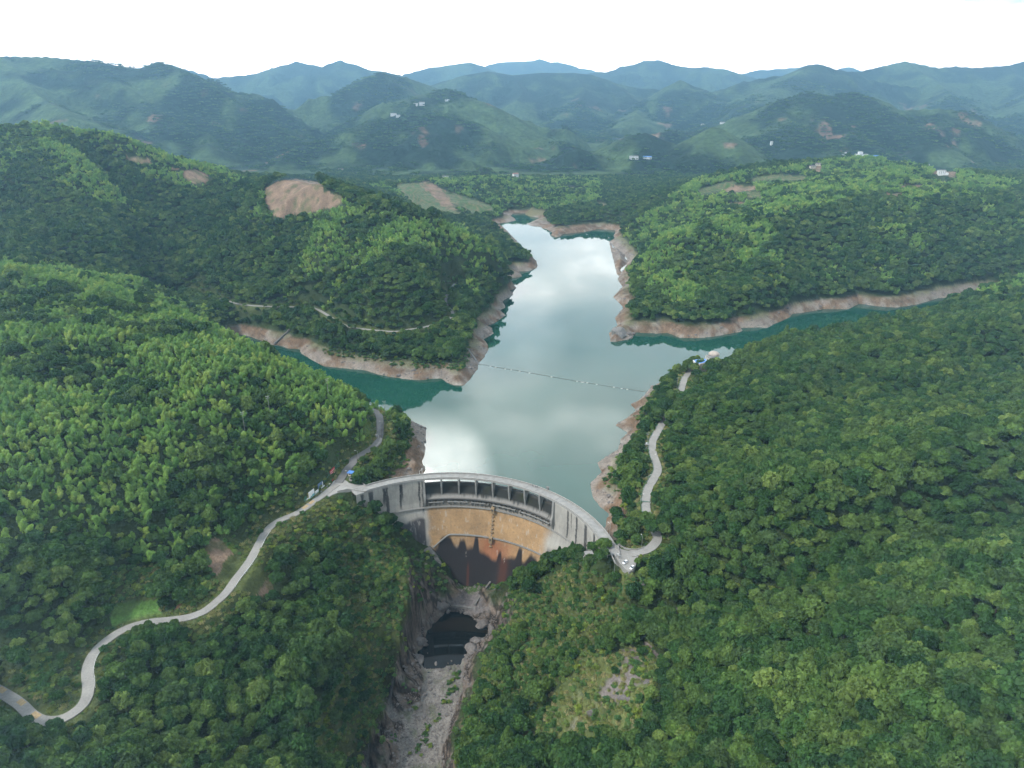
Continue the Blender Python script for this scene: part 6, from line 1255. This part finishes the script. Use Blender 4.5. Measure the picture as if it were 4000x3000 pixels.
scatter('undergrowth', 'shrub', sets['shrub'], 'leafy undergrowth on the gorge slopes'); scatter('grass', 'tuft', sets['tuft'], 'tufts of dry grass on open slopes and verges'); scatter('mountain_woods', 'patch', sets['patch'], 'patches of wood on the hazy mountains')
# stones of the river bed and apron
r_ = np.random.default_rng(9); V0 = []
library('stone', [])
for k in range(3):
    bm = bmesh.new(); bmesh.ops.create_icosphere(bm, subdivisions=1, radius=.5)
    for v_ in bm.verts: v_.co *= 1+.35*(rnd.random()-.5); v_.co.z *= .65
    me = bpy.data.meshes.new('stone'); bm.to_mesh(me); bm.free(); me.materials.append(M_ROCK); SRC['stone'].append(bpy.data.objects.new('stone', me))
x = r_.uniform(-130, 10, 26000); y = r_.uniform(250, 442, 26000); z = HT(x, y); m = (z < -58.5) & ~inside(PLUNGE, x, y) & (np.hypot(x-DC[0], y-DC[1]) < 86+(y < 400)*999) & (bil(np.where(DPL > 900, 30, DPL), x, y) > 1.2); x, y, z = x[m], y[m], z[m]; n = len(x)
s_ = np.clip(r_.lognormal(-.65, .6, n), .25, 3.2); scatter('gravel', 'stone', np.stack([x, y, z+.05*s_, r_.uniform(0, 6, n), s_, s_, r_.integers(0, 3, n)], 1), 'pale gravel and stones of the dry river bed')
x, y = jitter(430, 1500, 3.4); z = HT(x, y); ok, u, v, d = frust(x, y, z, 30, 0); x, y, z = x[ok], y[ok], z[ok]; ds = bil(DSG, x, y); rk_ = fbm(x/40, y/40, 102, 3)*.6+fbm(x/9, y/9, 101, 4)*.45
m = (ds < 58) & (ds > .5) & (z > -.3) & (z < 11) & (np.hypot(x-DC[0], y-DC[1]) > 114) & (rng.random(len(x)) < .16+.7*sstep(.47, .58, rk_)*sstep(9, 2, z)); x, y, z = x[m], y[m], z[m]; n = len(x)
s_ = np.clip(rng.lognormal(.3, .6, n), .5, 6.5); scatter('shore_stones', 'stone', np.stack([x, y, z, rng.uniform(0, 6, n), s_, s_*.8, rng.integers(0, 3, n)], 1), 'brown and grey stones strewn over the bare drawdown bank')
print('plants %.1fs' % (time.time()-T0), {k: len(v) for k, v in sets.items()})
# ------------------------------------------------------------------ air, sky, sun, camera
HAZE_D, HAZE_C = 1.12e-4, (.34, .67, 1.0)
def haze():
    x0, x1, y0, y1, z0, z1 = -13000, 13000, -1500, 16500, -75, 1400
    m = bpy.data.materials.new('valley_haze'); m.use_nodes = True; N = m.node_tree.nodes; L = m.node_tree.links
    N.remove(N['Principled BSDF']); v = N.new('ShaderNodeVolumePrincipled'); v.inputs['Color'].default_value = (*HAZE_C, 1); v.inputs['Density'].default_value = HAZE_D; v.inputs['Anisotropy'].default_value = 0.55
    L.new(v.outputs[0], N['Material Output'].inputs['Volume'])
    o = MB().box(((x0+x1)/2, (y0+y1)/2, (z0+z1)/2), (x1-x0, y1-y0, z1-z0)).build('haze', m); tag(o, 'thin blue haze filling the whole valley', kind='stuff')
haze()
SUN_EL, SUN_AZ = 48, 240      # azimuth clockwise from +Y (straight ahead): high, from the left and ahead
w = bpy.data.worlds.new('World'); sc.world = w; w.use_nodes = True; N = w.node_tree.nodes; L = w.node_tree.links
bg = N['Background']; bg.inputs['Strength'].default_value = .1
sky = N.new('ShaderNodeTexSky'); sky.sky_type = 'NISHITA'; sky.sun_disc = False; sky.sun_elevation = R_(SUN_EL); sky.sun_rotation = R_(SUN_AZ); sky.air_density = 1.2; sky.dust_density = 2
tc = N.new('ShaderNodeTexCoord'); sx = N.new('ShaderNodeSeparateXYZ'); L.new(tc.outputs['Generated'], sx.inputs[0])
def math_(op, a, b=None):
    n = N.new('ShaderNodeMath'); n.operation = op
    for i, q in enumerate((a, b)):
        if q is None: continue
        if isinstance(q, (int, float)): n.inputs[i].default_value = q
        else: L.new(q, n.inputs[i])
    return n.outputs[0]
def ramp_(inp, stops):
    n = N.new('ShaderNodeValToRGB'); L.new(inp, n.inputs[0]); e = n.color_ramp.elements
    for i, (q_, c) in enumerate(stops):
        q = e[i] if i < 2 else e.new(q_)
        q.position = q_; q.color = (*c, 1) if isinstance(c, tuple) else (c, c, c, 1)
    return n.outputs[0]
def mix_(kind, f, a_, b_):
    n = N.new('ShaderNodeMix'); n.data_type = 'RGBA'; n.blend_type = kind
    if isinstance(f, (int, float)): n.inputs[0].default_value = f
    else: L.new(f, n.inputs[0])
    for k, q in ((6, a_), (7, b_)):
        if isinstance(q, tuple): n.inputs[k].default_value = (*q, 1)
        else: L.new(q, n.inputs[k])
    return n.outputs[2]
zc = math_('MAXIMUM', sx.outputs[2], 0.0); zz = math_('ADD', zc, .12)
cx = math_('DIVIDE', sx.outputs[0], zz); cy = math_('DIVIDE', sx.outputs[1], zz)
cb = N.new('ShaderNodeCombineXYZ'); L.new(cx, cb.inputs[0]); L.new(cy, cb.inputs[1]); cb.inputs[2].default_value = 3.7
n1 = N.new('ShaderNodeTexNoise'); n1.inputs['Scale'].default_value = 1.15; n1.inputs['Detail'].default_value = 6; n1.inputs['Roughness'].default_value = .5; L.new(cb.outputs[0], n1.inputs['Vector'])
front = ramp_(zc, [(0, (84, 66, 54)), (.09, (60, 51, 46)), (.16, (38, 36, 34)), (.25, (29, 28, 26.8)), (.45, (17, 16.8, 16.4)), (.7, (8.6, 8.9, 9.2)), (1, (6.6, 6.9, 7.2))])
back = ramp_(zc, [(0, (9.5, 9.8, 10)), (.5, (8.6, 8.9, 9.1)), (1, (6.6, 6.9, 7.2))])
ff = N.new('ShaderNodeMapRange'); ff.interpolation_type = 'SMOOTHSTEP'; ff.inputs[1].default_value = -.3; ff.inputs[2].default_value = .72; L.new(sx.outputs[1], ff.inputs[0])
clear = mix_('MIX', ff.outputs[0], back, front)
cl = ramp_(n1.outputs[0], [(.32, (.50, .55, .60)), (.46, (.80, .82, .84)), (.58, (1.15, 1.14, 1.12)), (.70, (2.3, 2.25, 2.2))])
vis = ramp_(zc, [(.10, 0.0), (.2, 1.0)]); cloud = mix_('MULTIPLY', vis, clear, cl)
def blob(az, el, rad, gain):
    d_ = (math.sin(R_(az))*math.cos(R_(el)), math.cos(R_(az))*math.cos(R_(el)), math.sin(R_(el))); vd = N.new('ShaderNodeVectorMath'); vd.operation = 'DOT_PRODUCT'; L.new(tc.outputs['Generated'], vd.inputs[0]); vd.inputs[1].default_value = d_
    mr = N.new('ShaderNodeMapRange'); mr.interpolation_type = 'SMOOTHSTEP'; mr.inputs[1].default_value = math.cos(R_(rad)); mr.inputs[2].default_value = math.cos(R_(rad*.25)); L.new(vd.outputs['Value'], mr.inputs[0])
    nz = N.new('ShaderNodeTexNoise'); nz.inputs['Scale'].default_value = 9; nz.inputs['Detail'].default_value = 5; L.new(tc.outputs['Generated'], nz.inputs['Vector'])
    return math_('ADD', 1.0, math_('MULTIPLY', math_('MULTIPLY', mr.outputs[0], math_('MULTIPLY', nz.outputs[0], 2.0)), gain))
def scale_(c, f): n = N.new('ShaderNodeVectorMath'); n.operation = 'SCALE'; L.new(c, n.inputs[0]); L.new(f, n.inputs['Scale']); return n.outputs[0]
for bb in ((-8.5, 30.5, 6.5, 3.4), (-11, 33, 5, 2.0), (-2, 19, 7, .6), (3, 31, 8, .5), (-7, 24, 4.5, -.35)): cloud = scale_(cloud, blob(*bb))
n2 = N.new('ShaderNodeTexNoise'); n2.inputs['Scale'].default_value = 5.0; n2.inputs['Detail'].default_value = 5; mp = N.new('ShaderNodeMapping'); mp.inputs['Scale'].default_value = (1, .6, 6); mp.inputs['Rotation'].default_value = (0, R_(-12), 0); L.new(tc.outputs['Generated'], mp.inputs[0]); L.new(mp.outputs[0], n2.inputs['Vector'])
side = ramp_(sx.outputs[0], [(.18, 0.0), (.5, 1.0)]); low = ramp_(zc, [(.02, 0.0), (.06, 1.0)]); st = ramp_(n2.outputs[0], [(.48, 0.0), (.66, 1.0)])
veil = math_('MULTIPLY', math_('MULTIPLY', side, low), st); cloud = mix_('MIX', math_('MULTIPLY', veil, math_('SUBTRACT', 1.0, vis)), cloud, (9.0, 7.4, 6.6))
final = mix_('MIX', .12, cloud, sky.outputs[0]); L.new(final, bg.inputs['Color'])
ld = bpy.data.lights.new('sun', 'SUN'); ld.energy = 3.0; ld.angle = R_(11); ld.color = (1, .95, .88)
lo = bpy.data.objects.new('sun', ld); COL.objects.link(lo); lo.location = (0, 0, 500)
a = R_(SUN_AZ); d = Vector((math.sin(a)*math.cos(R_(SUN_EL)), math.cos(a)*math.cos(R_(SUN_EL)), math.sin(R_(SUN_EL)))); lo.rotation_euler = d.to_track_quat('Z', 'Y').to_euler()
cd = bpy.data.cameras.new('camera'); cam = bpy.data.objects.new('camera', cd); COL.objects.link(cam); cam.location = (0, 0, CAM_Z); cam.rotation_euler = (math.pi/2-PITCH, 0, 0)
cd.sensor_width = 36; cd.lens = 36*FOC/4000; cd.clip_start = 1; cd.clip_end = 60000; sc.camera = cam
vs = sc.view_settings; vs.view_transform = 'Standard'; vs.look = 'None'; vs.gamma = 1; vs.exposure = 0.5
cy_ = sc.cycles; sc.render.engine = 'CYCLES'; cy_.max_bounces = 5; cy_.diffuse_bounces = 2; cy_.glossy_bounces = 2; cy_.transmission_bounces = 2; cy_.volume_bounces = 0; cy_.transparent_max_bounces = 4
cy_.use_denoising = True; cy_.denoiser = 'OPENIMAGEDENOISE'; cy_.sample_clamp_indirect = 6; cy_.caustics_reflective = False; cy_.caustics_refractive = False
print('script done %.1fs, objects %d' % (time.time()-T0, len(sc.objects)))
